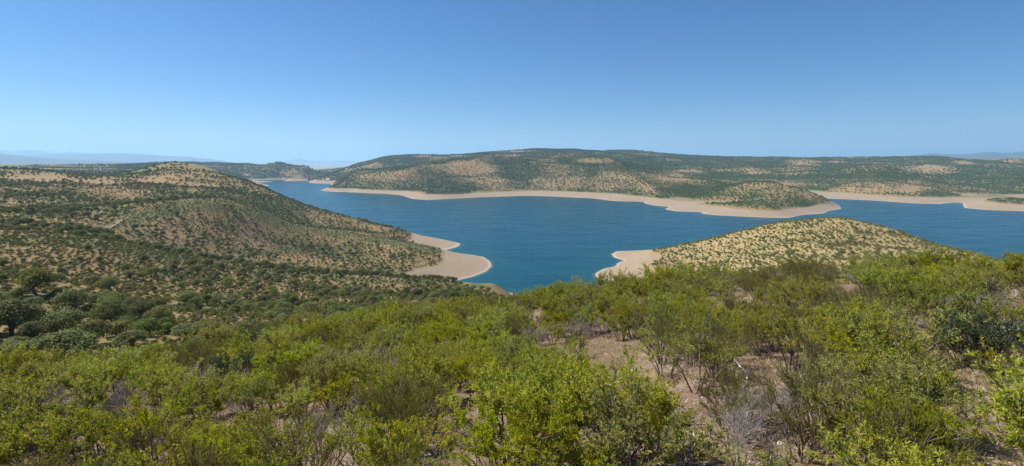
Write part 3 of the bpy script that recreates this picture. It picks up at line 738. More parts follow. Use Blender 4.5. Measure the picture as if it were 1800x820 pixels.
def make_scrub(seed, R=.75, H=1.0, cards=420, size=.17, mat=None, lobes=9):
    rng = np.random.default_rng(seed)
    B = []; D = []; Nn = []; tone = []
    per = cards // lobes
    for k in range(lobes):
        a = rng.uniform(0, 2 * math.pi); rr = R * math.sqrt(rng.uniform(0, .6)); c = np.array([math.cos(a) * rr, math.sin(a) * rr, H * rng.uniform(.2, .68)])
        n = unit(rng.normal(0, 1, (per, 3))); n[:, 2] = np.abs(n[:, 2]) - .25
        B.append(c + n * R * rng.uniform(.2, .48, per)[:, None]); nn = unit(n + rng.normal(0, .6, (per, 3)) + [0, 0, .3]); Nn.append(nn)
        D.append(unit(np.cross(nn, rng.normal(0, 1, (per, 3))) + np.array([0, 0, .3]))); tone.append(np.clip(rng.normal(.45, .12) + rng.normal(0, .22, per), 0, 1))
    B = np.concatenate(B); D = np.concatenate(D); Nn = np.concatenate(Nn); tone = np.concatenate(tone)
    L = size * rng.uniform(.6, 1.3, len(B))
    T = Tubes(3)
    for k in range(5):
        a = rng.uniform(0, 6.28); T.add(np.array([[0, 0, -.1], [math.cos(a) * R * .3, math.sin(a) * R * .3, H * .3], [math.cos(a) * R * .5, math.sin(a) * R * .5, H * .6]]), [.03, .02, .008])
    return leaves_mesh('scrub_leaves', B - D * L[:, None] * .5, D, Nn, L, L * .36, mat or M_SCRUB, tone, .2, .05), T.mesh('scrub_stems', M_STEM)

PROTO = {}
for kind, n in (('rockrose', 7), ('open', 3), ('heath', 5), ('lentisk', 2), ('dead', 5)):
    PROTO[kind] = [bush_parts(kind, 100 + 17 * k + len(kind)) for k in range(n)]
PROTO['oak'] = [make_oak(500 + k, 3.2, [5.2, 4.6, 5.6, 4.2, 5.0, 4.8][k]) for k in range(6)]
PROTO['scrub'] = [make_scrub(700 + k) for k in range(5)]
PROTO['knoll'] = [make_scrub(720 + k, 1.0, 1.1, 900, .16, M_SCRUB, 12) for k in range(4)]
PROTO['far'] = [make_oak(800 + k, 3.2, [4.8, 5.4, 4.4][k], 330, .95, 14, M_FARWOOD)[0] for k in range(3)]

FOL = {'rockrose': 'foliage', 'open': 'foliage', 'heath': 'foliage', 'lentisk': 'foliage', 'knoll': 'foliage', 'oak': 'crown', 'scrub': 'foliage'}
def plant(kind, var, loc, rz, sc, name):
    fo, stm = PROTO[kind][var % len(PROTO[kind])]
    t = thing(name, loc, rz, sc)
    if kind == 'dead':
        c = link('branches', stm, t)
    else:
        link(FOL[kind], fo, t); link('trunk' if kind == 'oak' else 'stems', stm, t)
    return t

def scatter(name, pts, rz, sc, pick, meshes_objs, label, cat):
    """one stuff object: geometry nodes put copies of existing plants on its points"""
    me = bpy.data.meshes.new(name); pts = np.asarray(pts, np.float32)
    me.vertices.add(len(pts)); me.vertices.foreach_set('co', pts.ravel())
    for k, a in (('turn', rz), ('size', sc), ('pick', pick)):
        typ = 'INT' if k == 'pick' else 'FLOAT'
        at = me.attributes.new(k, typ, 'POINT'); at.data.foreach_set('value', np.asarray(a, np.int32 if typ == 'INT' else np.float32))
    o = link(name, me)
    ng = bpy.data.node_groups.new(name + '_nodes', 'GeometryNodeTree')
    ng.interface.new_socket('Geometry', in_out='INPUT', socket_type='NodeSocketGeometry'); ng.interface.new_socket('Geometry', in_out='OUTPUT', socket_type='NodeSocketGeometry')
    gi = ng.nodes.new('NodeGroupInput'); go = ng.nodes.new('NodeGroupOutput')
    jn = ng.nodes.new('GeometryNodeJoinGeometry')
    for grp in meshes_objs:
        # each pick index may be several meshes (stems and leaves): join them into one instance
        sub = ng.nodes.new('GeometryNodeJoinGeometry')
        for ob in grp:
            oi = ng.nodes.new('GeometryNodeObjectInfo'); oi.transform_space = 'ORIGINAL'; oi.inputs['Object'].default_value = ob; oi.inputs['As Instance'].default_value = False
            ng.links.new(oi.outputs['Geometry'], sub.inputs[0])
        g2i = ng.nodes.new('GeometryNodeGeometryToInstance'); ng.links.new(sub.outputs[0], g2i.inputs[0]); ng.links.new(g2i.outputs[0], jn.inputs[0])
    iop = ng.nodes.new('GeometryNodeInstanceOnPoints'); iop.inputs['Pick Instance'].default_value = True
    ng.links.new(gi.outputs[0], iop.inputs['Points']); ng.links.new(jn.outputs[0], iop.inputs['Instance'])
    def attr(k, typ):
        n = ng.nodes.new('GeometryNodeInputNamedAttribute'); n.data_type = typ; n.inputs['Name'].default_value = k
        return n.outputs['Attribute']
    ng.links.new(attr('pick', 'INT'), iop.inputs['Instance Index'])
    cx = ng.nodes.new('ShaderNodeCombineXYZ'); ng.links.new(attr('turn', 'FLOAT'), cx.inputs[2])
    e2r = ng.nodes.new('FunctionNodeEulerToRotation'); ng.links.new(cx.outputs[0], e2r.inputs[0]); ng.links.new(e2r.outputs[0], iop.inputs['Rotation'])
    c3 = ng.nodes.new('ShaderNodeCombineXYZ'); sz = attr('size', 'FLOAT')
    for k in range(3): ng.links.new(sz, c3.inputs[k])
    ng.links.new(c3.outputs[0], iop.inputs['Scale'])
    ng.links.new(iop.outputs[0], go.inputs[0])
    md = o.modifiers.new('copies', 'NODES'); md.node_group = ng
    tag(o, label, cat, None, 'stuff')
    return o
# ------------------------------------------------------------------ placing: foreground scrub
RNG = np.random.default_rng(2024)
class Spots:
    """keeps plants a minimum distance apart"""
    def __init__(s, cell): s.c = cell; s.g = {}
    def free(s, x, y, d):
        k = int(math.ceil(d / s.c)); i = int(x // s.c); j = int(y // s.c)
        for a in range(i - k, i + k + 1):
            for b in range(j - k, j + k + 1):
                for (px, py) in s.g.get((a, b), ()):
                    if (px - x) ** 2 + (py - y) ** 2 < d * d: return False
        return True
    def add(s, x, y): s.g.setdefault((int(x // s.c), int(y // s.c)), []).append((x, y))

def on_screen(x, y, z):
    u, v = project(np.array([x, y, z])); return float(u), float(v)

SHRUBS = []          # dict(kind, x, y, sc, rz, var)
fs = Spots(2.0)
def put(kind, u, v, sc, var=None, d=None):
    """a shrub whose middle is seen at photo pixel u,v"""
    if d is None:
        X = hit(u, v)                     # ground behind the crown: step back towards the eye
        r = math.hypot(X[0], X[1]); x, y = X[0], X[1]
        for q in range(40):
            z = float(height(x, y)) + .65 * sc * 1.2
            if on_screen(x, y, z)[1] > v: break
            x *= .985; y *= .985
    else:
        th = float(ray(u, v)[0]); x = d * math.tan(th); y = d
    SHRUBS.append(dict(kind=kind, x=x, y=y, sc=sc, rz=RNG.uniform(0, 6.28), var=int(RNG.integers(0, 99)) if var is None else var, hand=True)); fs.add(x, y)

# bushes one can pick out in the photo
for a in [('rockrose',900,740,1.05),('rockrose',985,720,1.1),('rockrose',1080,735,1.1),('rockrose',1120,790,1.0),('rockrose',940,800,.95),('rockrose',1020,690,.9),('rockrose',870,790,.8),('rockrose',1150,745,.8),
          ('rockrose',1520,690,.9),('rockrose',1570,680,1.05),('rockrose',1600,720,.95),('rockrose',1590,770,.75),('heath',1590,790,.9),('rockrose',1530,765,.8),
          ('open',1170,620,1.0),('open',1235,640,1.0),('rockrose',1290,590,.95),('rockrose',1220,590,.95),('heath',1280,700,.8),('heath',1290,735,.6),('dead',1305,745,1.0),('dead',1350,712,.9),
          ('dead',1040,570,1.0),('rockrose',940,610,1.1),('rockrose',900,640,1.0),('rockrose',990,620,1.0),('open',1010,585,1.0),('rockrose',960,660,.9),
          ('lentisk',1715,590,1.15),('lentisk',1770,610,1.2),('lentisk',1690,610,.8),('lentisk',740,580,.7),('dead',1680,630,.8),('heath',1655,640,.6),
          ('dead',85,690,1.1),('dead',130,705,1.1),('dead',70,725,1.0),('dead',190,680,.9),('dead',420,700,1.0),('dead',340,625,.9),('dead',555,745,1.0),('dead',610,720,.8),('dead',690,640,.9),('dead',470,655,.8),
          ('dead',1570,490,1.1),('dead',1545,550,1.1),('dead',1495,560,1.0),('dead',1660,555,1.0),('dead',1620,470,.9),('dead',1780,490,1.0),('dead',1760,530,.9),('dead',1390,700,.9),('dead',1300,480,.9),
          ('heath',520,680,1.2),('heath',560,660,1.1),('heath',740,720,1.1),('heath',700,735,1.1),('heath',480,790,1.1),('heath',540,800,1.0),('heath',30,640,1.0),('heath',1440,690,1.0),('heath',1420,740,.9),('heath',1460,640,1.0),
          ('rockrose',680,680,1.1),('rockrose',620,660,1.1),('rockrose',800,650,1.0),('rockrose',300,690,1.1),('rockrose',350,720,1.1),('rockrose',250,770,1.15),('rockrose',160,780,1.1),('rockrose',60,790,1.1),('rockrose',720,800,.8),('rockrose',670,800,.75),
          ('rockrose',840,670,.9),('rockrose',400,790,1.0),('rockrose',1400,600,1.1),('rockrose',1500,620,1.1),('rockrose',1560,620,1.1),('rockrose',1600,640,.95)]:
    put(*a)

def blocks_clearing(x, y, z, sc):
    u, v = on_screen(x, y, z + .7 * sc); r = math.hypot(x, y)
    wr = 1.0 * sc * FP / r
    vt = on_screen(x, y, z + 1.65 * sc)[1]; vb = on_screen(x, y, z)[1]
    for q, (cx, cy, cr, a, b, ru, rv, s_) in enumerate(CLR):
        if math.hypot(x - cx, y - cy) < cr * .8 + .35: return True
        if q in (0, 1, 2, 3, 5, 6, 7, 8, 9, 10, 11, 13) and abs(u - a) < ru * .8 + wr * .45 and vt < b + rv * .55 and vb > b - rv * .55 and r < math.hypot(cx, cy) + cr: return True
        if math.hypot(cx, cy) > r and abs(u - a) < ru * .85 + wr * .45 and abs(v - b) < rv * .85 + wr * .6: return True
    return False

cand = []
tries = 40000
th = RNG.uniform(rad(-60), rad(60), tries); rr = np.sqrt(RNG.uniform(5.0 ** 2, 66.0 ** 2, tries))
xx = rr * np.sin(th); yy = rr * np.cos(th)
vis = seen(xx, yy, 1.5, .03); zz = height(xx, yy)
drop = zz > 60
patch = fbm(xx / 6, yy / 6, 301, 3); patch2 = fbm(xx / 4, yy / 4, 311, 3)
for k in range(tries):
    if not (vis[k] and drop[k]): continue
    x, y, r = float(xx[k]), float(yy[k]), float(rr[k])
    # the scrub belongs to this spur only: stop past its crest
    u0, v0 = on_screen(x, y, float(zz[k]))
    p = patch[k] + RNG.normal(0, .09)
    kind = 'heath' if p < .40 else 'rockrose'
    if patch2[k] > .61 and RNG.random() < .45: kind = 'dead'
    elif RNG.random() < .03: kind = 'dead'
    elif RNG.random() < .02: kind = 'lentisk'
    elif kind == 'rockrose' and RNG.random() < .18: kind = 'open'
    sc = RNG.uniform(.70, 1.28) * (1.12 if r > 20 else 1.0)
    if r < 9 and abs(math.atan2(x, y)) < rad(56): sc *= .8
    if not fs.free(x, y, (1.08 if r < 28 else 1.12) * (.55 + .5 * sc)): continue
    if blocks_clearing(x, y, float(zz[k]), sc): continue
    if r < 7 and 1150 < u0 < 1480: continue
    fs.add(x, y); SHRUBS.append(dict(kind=kind, x=x, y=y, sc=sc, rz=RNG.uniform(0, 6.28), var=int(RNG.integers(0, 99)), hand=False))

# crest of this spur for every direction: shrubs past it belong to the valley, not here
CR_U = np.array([-160,0,150,300,430,560,700,850,930,1050,1130,1200,1300,1400,1500,1600,1700,1800,1950], float)
CR_D = np.array([19,24,26,29,32,35,38,42,44,46,46,45,43,40,38,35,32,29,25], float)
def past_crest(x, y):
    u = 900 + FP * (x / np.maximum(y, .1)) / CP
    return y > np.interp(u, CR_U, CR_D) * 1.22
SHRUBS = [s for s in SHRUBS if s['hand'] or not past_crest(s['x'], s['y'])]
def shades_straw(s):
    # the straw patches lie in full sun: nothing tall stands on their sunny side
    L = 1.9 * s['sc'] / math.tan(SUN_EL); d = np.array([-math.sin(SUN_AZ), -math.cos(SUN_AZ)]); p = np.array([s['x'], s['y']])
    if s['kind'] == 'lentisk': return False
    for q, (cx, cy, cr, a, b, ru, rv, st_) in enumerate(CLR):
        if st_ < .75 or q > 12: continue
        w_ = np.array([cx, cy]) - p; t = min(max(float(w_ @ d), 0), L)
        if np.hypot(*(w_ - d * t)) < cr * .75 + (.95 if q < 2 else .45) * s['sc']: return True
    return False
SHRUBS = [s for s in SHRUBS if not shades_straw(s)]
for s in SHRUBS:
    s['z'] = float(height(s['x'], s['y'])); s['u'], s['v'] = on_screen(s['x'], s['y'], s['z'] + .8 * s['sc']); s['px'] = s['sc'] * 1.8 * FP / math.hypot(s['x'], s['y'])
    s['inview'] = -60 < s['u'] < 1860 and s['v'] < 900
SHRUBS.sort(key=lambda s: -(s['px'] if s['inview'] else 0))

# ------------------------------------------------------------------ labels: what it looks like and what it stands by
def say(items, looks, feats, group_noun):
    """items: (object, u, v, px); looks: three descriptions by size; feats: (name, u, v)"""
    cells = {}
    for (o, u, v, px) in items:
        best = min(range(len(feats)), key=lambda k: ((u - feats[k][1]) / 1.0) ** 2 + ((v - feats[k][2]) * 2.2) ** 2)
        nm, fu, fv = feats[best]
        du = u - fu; dv = (v - fv) * 2.2
        if abs(du) < 22 and abs(dv) < 22: rel = 'right at'
        elif abs(du) > abs(dv): rel = 'right of' if du > 0 else 'left of'
        else: rel = 'in front of' if dv > 0 else 'behind'
        cells.setdefault((best, rel), []).append((px, u, v, o))
    short = lambda t: t if len(t.replace('-', ' - ').split()) <= 16 else t.replace('foreground ', '').replace('mid-sized ', '').replace(' the ', ' ', 1)
    for (best, rel), L in cells.items():
        L.sort(key=lambda q: -q[0]); n = len(L)
        for i, (px, u, v, o) in enumerate(L):
            c = 0 if i < n / 3 else (1 if i < 2 * n / 3 else 2)
            o['_c'] = c
        for c in range(3):
            sub = [q for q in L if q[3]['_c'] == c]
            if not sub: continue
            base = f"{looks[c]} {rel} {feats[best][0]}"
            sub.sort(key=lambda q: q[1])
            if len(sub) == 1: ends = ['']
            elif len(sub) == 2: ends = [', left one', ', right one']
            elif len(sub) == 3: ends = [', leftmost', ', middle one', ', rightmost']
            else: ends = None
            for k, q in enumerate(sub):
                if ends: q[3]['label'] = short(base + ends[k]); q[3]['group'] = group_noun
                else: q[3]['label'] = base; q[3]['group'] = f"{group_noun}: {looks[c]} {rel} {feats[best][0]}"
        for q in L: del q[3]['_c']

FEATS_F = [('the straw clearing',1085,612),('the stony soil gap',1235,755),('the dry grass patch at the right edge',1745,690),('the grey brush at the right edge',1785,515),
           ('the brown soil pocket',530,765),('the litter hollow',822,722),('the scrub crest over the oak valley',330,620),('the crest end over the oak valley',110,655),
           ('the scrub crest below the lake cove',950,545),('the scrub crest below the beach',1130,510),('the crest under the sandy knoll',1400,470),('the crest over the right lake arm',1650,465),
           ('the big leafy clump at bottom centre',1000,740),('the big leafy clump at bottom right',1580,720),('the grey thicket at bottom left',110,710),('the bottom left corner',30,790),
           ('the bottom edge below the soil pocket',620,810),('the grey-soil opening',1340,650),('the dark glossy bushes',1740,600),('the slope middle under the cove',760,610),('the mid slope left of centre',560,660),
           ('the slope below the knoll',1450,560),('the bottom right corner',1780,790),('the lower left scrub',280,740),('the pale grass slot',1260,545)]
KINDNAME = {'rockrose': 'rockrose_shrub', 'open': 'rockrose_shrub', 'heath': 'heath_shrub', 'lentisk': 'mastic_bush', 'dead': 'dead_shrub'}
LOOKS = {'rockrose': ['large yellow-green leafy rockrose','mid-sized yellow-green rockrose','small yellow-green rockrose'],
         'heath': ['large fine-needled olive heath','mid-sized fine-needled olive heath','small fine-needled olive heath'],
         'lentisk': ['large dark glossy green bush','mid-sized dark glossy green bush','small dark glossy green bush'],
         'dead': ['large leafless grey shrub','mid-sized leafless grey shrub','small leafless grey shrub']}
GROUPS = {'rockrose': 'rockrose shrubs on the foreground slope','heath': 'heath shrubs on the foreground slope','lentisk': 'dark bushes on the foreground slope','dead': 'leafless shrubs on the foreground slope'}
CATS = {'rockrose': 'shrub', 'heath': 'shrub', 'lentisk': 'bush', 'dead': 'dead shrub'}
made = {k: [] for k in LOOKS}; rest = {k: [] for k in LOOKS}
for s in SHRUBS:
    fam = 'rockrose' if s['kind'] == 'open' else s['kind']
    if s['inview'] and len(made[fam]) < 295 and seen(s['x'], s['y'], 1.4 * s['sc'], .0):
        t = plant(s['kind'], s['var'], (s['x'], s['y'], s['z'] - .03), s['rz'], s['sc'], KINDNAME[s['kind']])
        t['category'] = CATS[fam]
        made[fam].append((t, s['u'], s['v'], s['px']))
    else: rest[fam].append(s)
for fam in LOOKS: say(made[fam], LOOKS[fam], FEATS_F, GROUPS[fam])

def kids(t): return [c for c in t.children]
def find(fam, kind, var):
    n = len(PROTO[kind]); 
    for (t, *_), in zip(made[fam]):
        pass
    want = PROTO[kind][var % n][1]
    for q in made[fam]:
        if any(c.data == want for c in q[0].children): return list(q[0].children)
    return None
def rest_stuff(fam, kinds, name, label, cat):
    R = rest[fam]
    if not R: return
    groups = []; index = {}
    for kind in kinds:
        for v in range(len(PROTO[kind])):
            g = find(fam, kind, v)
            if g: index[(kind, v)] = len(groups); groups.append(g)
    P = []; T_ = []; S_ = []; K_ = []
    anyk = list(index.values())
    for s in R:
        key = (s['kind'], s['var'] % len(PROTO[s['kind']]))
        P.append((s['x'], s['y'], s['z'] - .03)); T_.append(s['rz']); S_.append(s['sc']); K_.append(index.get(key, anyk[0]))
    scatter(name, P, T_, S_, K_, groups, label, cat)
C.view_layers[0].update()
rest_stuff('rockrose', ('rockrose', 'open'), 'rockrose_scrub', 'yellow-green rockrose thicket filling the slope between the larger bushes', 'scrub')
rest_stuff('heath', ('heath',), 'heath_scrub', 'olive heath thicket between the rockrose bushes', 'scrub')
rest_stuff('dead', ('dead',), 'dry_brush', 'grey dry brush tangled among the green bushes', 'brush')
rest_stuff('lentisk', ('lentisk',), 'mastic_scrub', 'dark green scrub tucked between the foreground bushes', 'scrub')
print('shrubs', {k: (len(made[k]), len(rest[k])) for k in made})

# ------------------------------------------------------------------ oaks on the left hills
def dart(n, u0, u1, r0, r1, dens, spacing, seed, hgt, margin, close=False):
    g = np.random.default_rng(seed)
    t0, t1 = float(theta_of(u0)), float(theta_of(u1))
    th = g.uniform(t0, t1, n); r = np.sqrt(g.uniform(r0 * r0, r1 * r1, n))
    x = r * np.sin(th); y = r * np.cos(th); z = height(x, y)
    ok = dens(x, y, z, r, g.random(n)) & seen(x, y, hgt, margin)
    sp = Spots(max(4.0, spacing)); out = []; cc = cover(x, y, z) if close else None
    for k in np.nonzero(ok)[0]:
        d = spacing * g.uniform(.7, 1.3)
        if close: d *= 1.5 - .95 * cc[k]
        if sp.free(x[k], y[k], d): sp.add(x[k], y[k]); out.append((float(x[k]), float(y[k]), float(z[k]), float(r[k])))
    return out
def left_land(x, y):
    u = 900 + FP * (x / np.maximum(y, .1)) / CP
    return ~((y > 80) & (u > 960))
def oak_d(x, y, z, r, q):
    c = cover(x, y, z); u = 900 + FP * (x / np.maximum(y, .1)) / CP
    past = y > np.interp(u, CR_U, CR_D) * 1.35
    return (q < c ** 2.2 * np.where(r < 130, .15, np.where(r < 260, .17, 1.25)) * (.25 + 1.5 * sstep(.42, .62, fbm(x / 24, y / 24, 909, 3))) * (1 - .92 * crest_green(*project(np.stack([x, y, z], -1))))) & (z > 7.2 + 2.5 * fbm(x / 20, y / 20, 9)) & past & left_land(x, y)
OAKS = dart(42000, -120, 950, 34, 320, oak_d, 4.0, 11, 4, .012) + dart(60000, -120, 800, 320, 1050, oak_d, 4.4, 12, 4, .006)
orng = np.random.default_rng(77)
oaks = []
for (x, y, z, r) in OAKS:
    c = float(cover(np.array([x]), np.array([y]), np.array([z]))[0])
    sc = orng.uniform(.34, .72) * (.72 + .45 * c)
    if orng.random() < .3: sc = orng.uniform(.28, .42)
    u, v = on_screen(x, y, z + 2 * sc)
    oaks.append(dict(x=x, y=y, z=z, r=r, sc=sc, u=u, v=v, px=6.4 * sc * FP / r, var=int(orng.integers(0, 6)), rz=float(orng.uniform(0, 6.28))))
def put_oak(u, v, w_px, d):
    th = float(ray(u, v)[0]); x, y = d * math.tan(th), d; z = float(height(x, y)); r = math.hypot(x, y); sc = w_px * r / FP / 9.6
    oaks.append(dict(x=x, y=y, z=z, r=r, sc=sc, u=u, v=v, px=w_px * 3, var=int(orng.integers(0, 6)), rz=float(orng.uniform(0, 6.28))))
for a in [(105,600,115,52),(20,560,95,62),(215,592,60,66),(260,597,55,66),(370,578,52,72),(130,555,75,85),(70,548,70,92),(20,600,70,50),(190,498,50,120),(905,515,55,57),(958,512,42,60),(880,522,34,62),(330,597,26,62),(600,560,36,100),(640,560,40,105),(565,565,34,90)]:
    put_oak(*a)
oaks.sort(key=lambda s: -s['px'])
FEATS_O = [('the dirt track bend',175,410),('the bottom left corner of the oak valley',60,600),('the left edge below the spur crest',20,480),('the near spur crest at left',110,425),('the near spur crest in the middle',400,455),
           ('the near spur crest by the lake',760,500),('the spur end',890,510),('the foreground scrub edge at left',280,600),('the central foreground scrub edge',480,580),('the foreground scrub edge under the spur',700,545),
           ('the red soil strip on the near spur',560,545),('the valley head at left',150,520),('the middle of the near spur',300,510),('the mid spur above the scrub',600,510),('the curved beach',780,470),
           ('the green shoulder of the second spur',330,370),('the second spur face',480,420),('the lower second spur',620,460),('the upper beach point',740,425),('the round hilltop',310,300),
           ('the bare brown field at far left',60,360),('the right flank of the round hill',470,360),('the clearing beside the spur foot',420,490),('the dense oak group at left',90,560)]
made_o = []; rest_o = []
for s in oaks:
    if len(made_o) < 295 and -40 < s['u'] < 1840:
        t = plant('oak', s['var'], (s['x'], s['y'], s['z']), s['rz'], (s['sc'] * orng.uniform(.85, 1.3), s['sc'] * orng.uniform(.85, 1.2), s['sc'] * orng.uniform(.72, 1.08)), 'holm_oak'); t['category'] = 'oak tree'
        made_o.append((t, s['u'], s['v'], s['px']))
    else: rest_o.append(s)
say(made_o, ['big dark holm oak', 'mid-sized dark holm oak', 'small bushy holm oak'], FEATS_O, 'holm oaks on the left hills')
C.view_layers[0].update()
def oak_kids(v):
    for q in made_o:
        if any(c.data == PROTO['oak'][v][0] for c in q[0].children): return list(q[0].children)
og = [oak_kids(v) for v in range(6)]
scatter('oak_woodland', [(s['x'], s['y'], s['z']) for s in rest_o], [s['rz'] for s in rest_o], [s['sc'] for s in rest_o], [s['var'] for s in rest_o], og, 'scattered dark oaks dotting the farther left hillsides', 'woodland')
print('oaks', len(made_o), len(rest_o))

# ------------------------------------------------------------------ low scrub on the left hills
def scrub_d(x, y, z, r, q):
    u, v = project(np.stack([x, y, z], -1)); past = y > np.interp(900 + FP * (x / np.maximum(y, .1)) / CP, CR_U, CR_D) * 1.22
    n = fbm(x / 25, y / 25, 401, 3)
    p = np.clip(np.where(r < 260, .36, .5) + 1.6 * (n - .5) + .25 * cover(x, y, z), .05, .9)
    p = np.maximum(p, 1.2 * crest_green(u, v))
    return (q < p) & (z > 8) & past & left_land(x, y)
SCR = dart(90000, -120, 960, 32, 260, scrub_d, 1.7, 21, 1, .01) + dart(120000, -120, 800, 260, 800, scrub_d, 2.1, 22, 1, .004)
# a few of them picked out as plants of their own near the scrub edge, the rest one carpet
SCR.sort(key=lambda q: q[3])
made_s = []
srng = np.random.default_rng(5)
SS = []
for k, (x, y, z, r) in enumerate(SCR):
    sc = srng.uniform(.5, 1.25); u, v = on_screen(x, y, z + .4)
    if k < 60 and 0 < u < 1800 and seen(np.array([x]), np.array([y]), .8, 0)[0]:
        t = plant('scrub', k, (x, y, z), srng.uniform(0, 6.28), sc, 'low_shrub'); t['category'] = 'shrub'; made_s.append((t, u, v, sc * 1.5 * FP / r))
    else: SS.append((x, y, z, srng.uniform(0, 6.28), sc, int(srng.integers(0, 5))))
say(made_s, ['broad low olive shrub', 'low olive shrub', 'tiny low olive shrub'], FEATS_O, 'low shrubs in the oak valley')
C.view_layers[0].update()
def kid_of(made_list, me):
    for q in made_list:
        if any(c.data == me for c in q[0].children): return list(q[0].children)
sg = [kid_of(made_s, PROTO['scrub'][v][0]) for v in range(5)]; sg = [g for g in sg if g]
scatter('hillside_scrub', [q[:3] for q in SS], [q[3] for q in SS], [q[4] for q in SS], [q[5] % len(sg) for q in SS], sg, 'low olive scrub carpeting the left hills between the oaks', 'scrub')
print('scrub', len(made_s), len(SS))

# ------------------------------------------------------------------ shrubs on the sandy knoll
def knoll_d(x, y, z, r, q):
    u, v = project(np.stack([x, y, z], -1))
    c = cover(x, y, z)
    n = fbm((x + .5 * y) / 9, (y - .5 * x) / 22, 411, 3); p = np.clip(.42 + .9 * c + 2.4 * (n - .5), .1, 1)
    top = np.exp(-((u - 1500) / 45) ** 2 - ((v - 388) / 9) ** 2); p = p * (1 - .9 * top)
    dark = np.exp(-((u - 1610) / 90) ** 2 - ((v - 425) / 14) ** 2); p = np.maximum(p, dark)
    p = np.maximum(p, sstep(462, 478, v) * .85)
    return (q < p) & (z > 7.5 + 2.5 * fbm(x / 15, y / 15, 8)) & (y > np.interp(900 + FP * (x / np.maximum(y, .1)) / CP, CR_U, CR_D) * 1.5)
KN = dart(80000, 1080, 1790, 70, 600, knoll_d, 2.5, 31, 1.2, .006)
krng = np.random.default_rng(9); kn = []
for (x, y, z, r) in KN:
    sc = krng.uniform(.45, 1.1)
    if krng.random() < .2: sc = krng.uniform(1.2, 1.9)
    u, v = on_screen(x, y, z + .5 * sc); kn.append((2 * sc * FP / r, x, y, z, r, sc, u, v))
kn.sort(key=lambda q: -q[0])
FEATS_K = [('the sandy bare top of the knoll',1490,386),('the knoll skyline left of its top',1380,393),('the knoll skyline above the beach',1230,426),('the beach edge of the knoll',1145,450),('the foot of the knoll over the beach',1180,465),
           ('the middle of the knoll face',1400,420),('the left knoll face',1290,435),('the lower knoll face',1330,452),('the scrub edge under the knoll',1430,442),('the right knoll face',1540,415),('the dark right flank of the knoll',1620,425),('the knoll ridge by the right water',1580,406)]
made_k = []; rest_k = []
for k, q in enumerate(kn):
    px, x, y, z, r, sc, u, v = q
    vis_ = seen(np.array([x]), np.array([y]), .9 * sc, .0)[0] and 1090 < u < 1790
    if len(made_k) < 295 and vis_ and r > 180:
        t = plant('knoll', k, (x, y, z), krng.uniform(0, 6.28), sc, 'knoll_shrub'); t['category'] = 'shrub'; made_k.append((t, u, v, px))
    else: rest_k.append((x, y, z, krng.uniform(0, 6.28), sc, k % 4))
say(made_k, ['large round green shrub', 'mid-sized green shrub', 'small green shrub'], FEATS_K, 'shrubs on the sandy knoll')
C.view_layers[0].update()
kg = [g for g in (kid_of(made_k, PROTO['knoll'][v][0]) for v in range(4)) if g]
scatter('knoll_scrub', [q[:3] for q in rest_k], [q[3] for q in rest_k], [q[4] for q in rest_k], [q[5] % len(kg) for q in rest_k], kg, 'green scrub dotted over the straw-coloured knoll', 'scrub')
print('knoll', len(made_k), len(rest_k))

# ------------------------------------------------------------------ woods on the far shore
FAR = []
for k, (u, v, d, sc, lab) in enumerate([(471,319,2440,1.6,'dark tree clump by the water left of the dam'),(592,316,2190,1.3,'dark tree beside the pale house right of the dam'),(503,313,2500,1.3,'dark tree by the white house left of the dam')]):
    th = float(ray(u, v)[0]); x, y = d * math.tan(th), d
    o = link('far_tree', PROTO['far'][k], None, (x, y, float(height(x, y)))); o.scale = (sc, sc, sc)
    tag(o, lab, 'tree', 'trees by the dam'); FAR.append([o])
def far_d(x, y, z, r, q):
    c = cover(x, y, z)
    return (q < c ** 1.5 * 1.2) & (z > 7.5 + 3 * fbm(x / 40, y / 40, 8))
W1 = dart(260000, 420, 1900, 900, 2100, far_d, 5.6, 41, 3, .003, True)
W2 = dart(170000, 200, 1900, 2100, 3500, far_d, 8.0, 42, 3, .0015, True) + dart(60000, -100, 330, 1050, 3000, far_d, 11, 43, 3, .0015)
wrng = np.random.default_rng(13); P = []; S_ = []
for (x, y, z, r) in W1 + W2:
    P.append((x, y, z - .4)); S_.append(wrng.uniform(.42, .98) * (1.0 if r < 2100 else 1.5))
scatter('far_woodland', P, wrng.uniform(0, 6.28, len(P)), S_, wrng.integers(0, 3, len(P)), FAR, 'green oak and pine woods dotting the far shore hills', 'woodland')
print('far', len(W1), len(W2))
# ------------------------------------------------------------------ tracks on the hillsides
def track(name, pix, width, label):
    P = np.array([hit(u, v)[:2] for u, v in pix])
    seg = np.hypot(*np.diff(P, axis=0).T); L = np.concatenate([[0], np.cumsum(seg)]); n = max(12, int(L[-1] / 3))
    t = np.linspace(0, L[-1], n); X = np.interp(t, L, P[:, 0]); Y = np.interp(t, L, P[:, 1])
    for q in range(3):
        X[1:-1] = (X[:-2] + X[1:-1] * 2 + X[2:]) / 4; Y[1:-1] = (Y[:-2] + Y[1:-1] * 2 + Y[2:]) / 4
    d = unit(np.stack([np.gradient(X), np.gradient(Y)], -1)); nn = np.stack([-d[:, 1], d[:, 0]], -1)
    wd = width * (.85 + .3 * fbm(t / 9, t * 0, 5))
    off = np.linspace(-.5, .5, 5)
    px = X[:, None] + nn[:, :1] * wd[:, None] * off; py = Y[:, None] + nn[:, 1:] * wd[:, None] * off
    pz = height(px, py) + .12 + .0004 * np.hypot(px, py)
    o = link(name, mesh_np(name, np.stack([px, py, pz], -1).reshape(-1, 3), [grid_quads(n, 5)], M_TRACK, None, True))
    tag(o, label, 'track', None, 'structure')
track('path', [(146,414),(160,413),(174,410),(185,404),(194,398),(203,393),(214,387),(228,381)], 2.4, 'pale dirt track bending round the spur on the left hills')
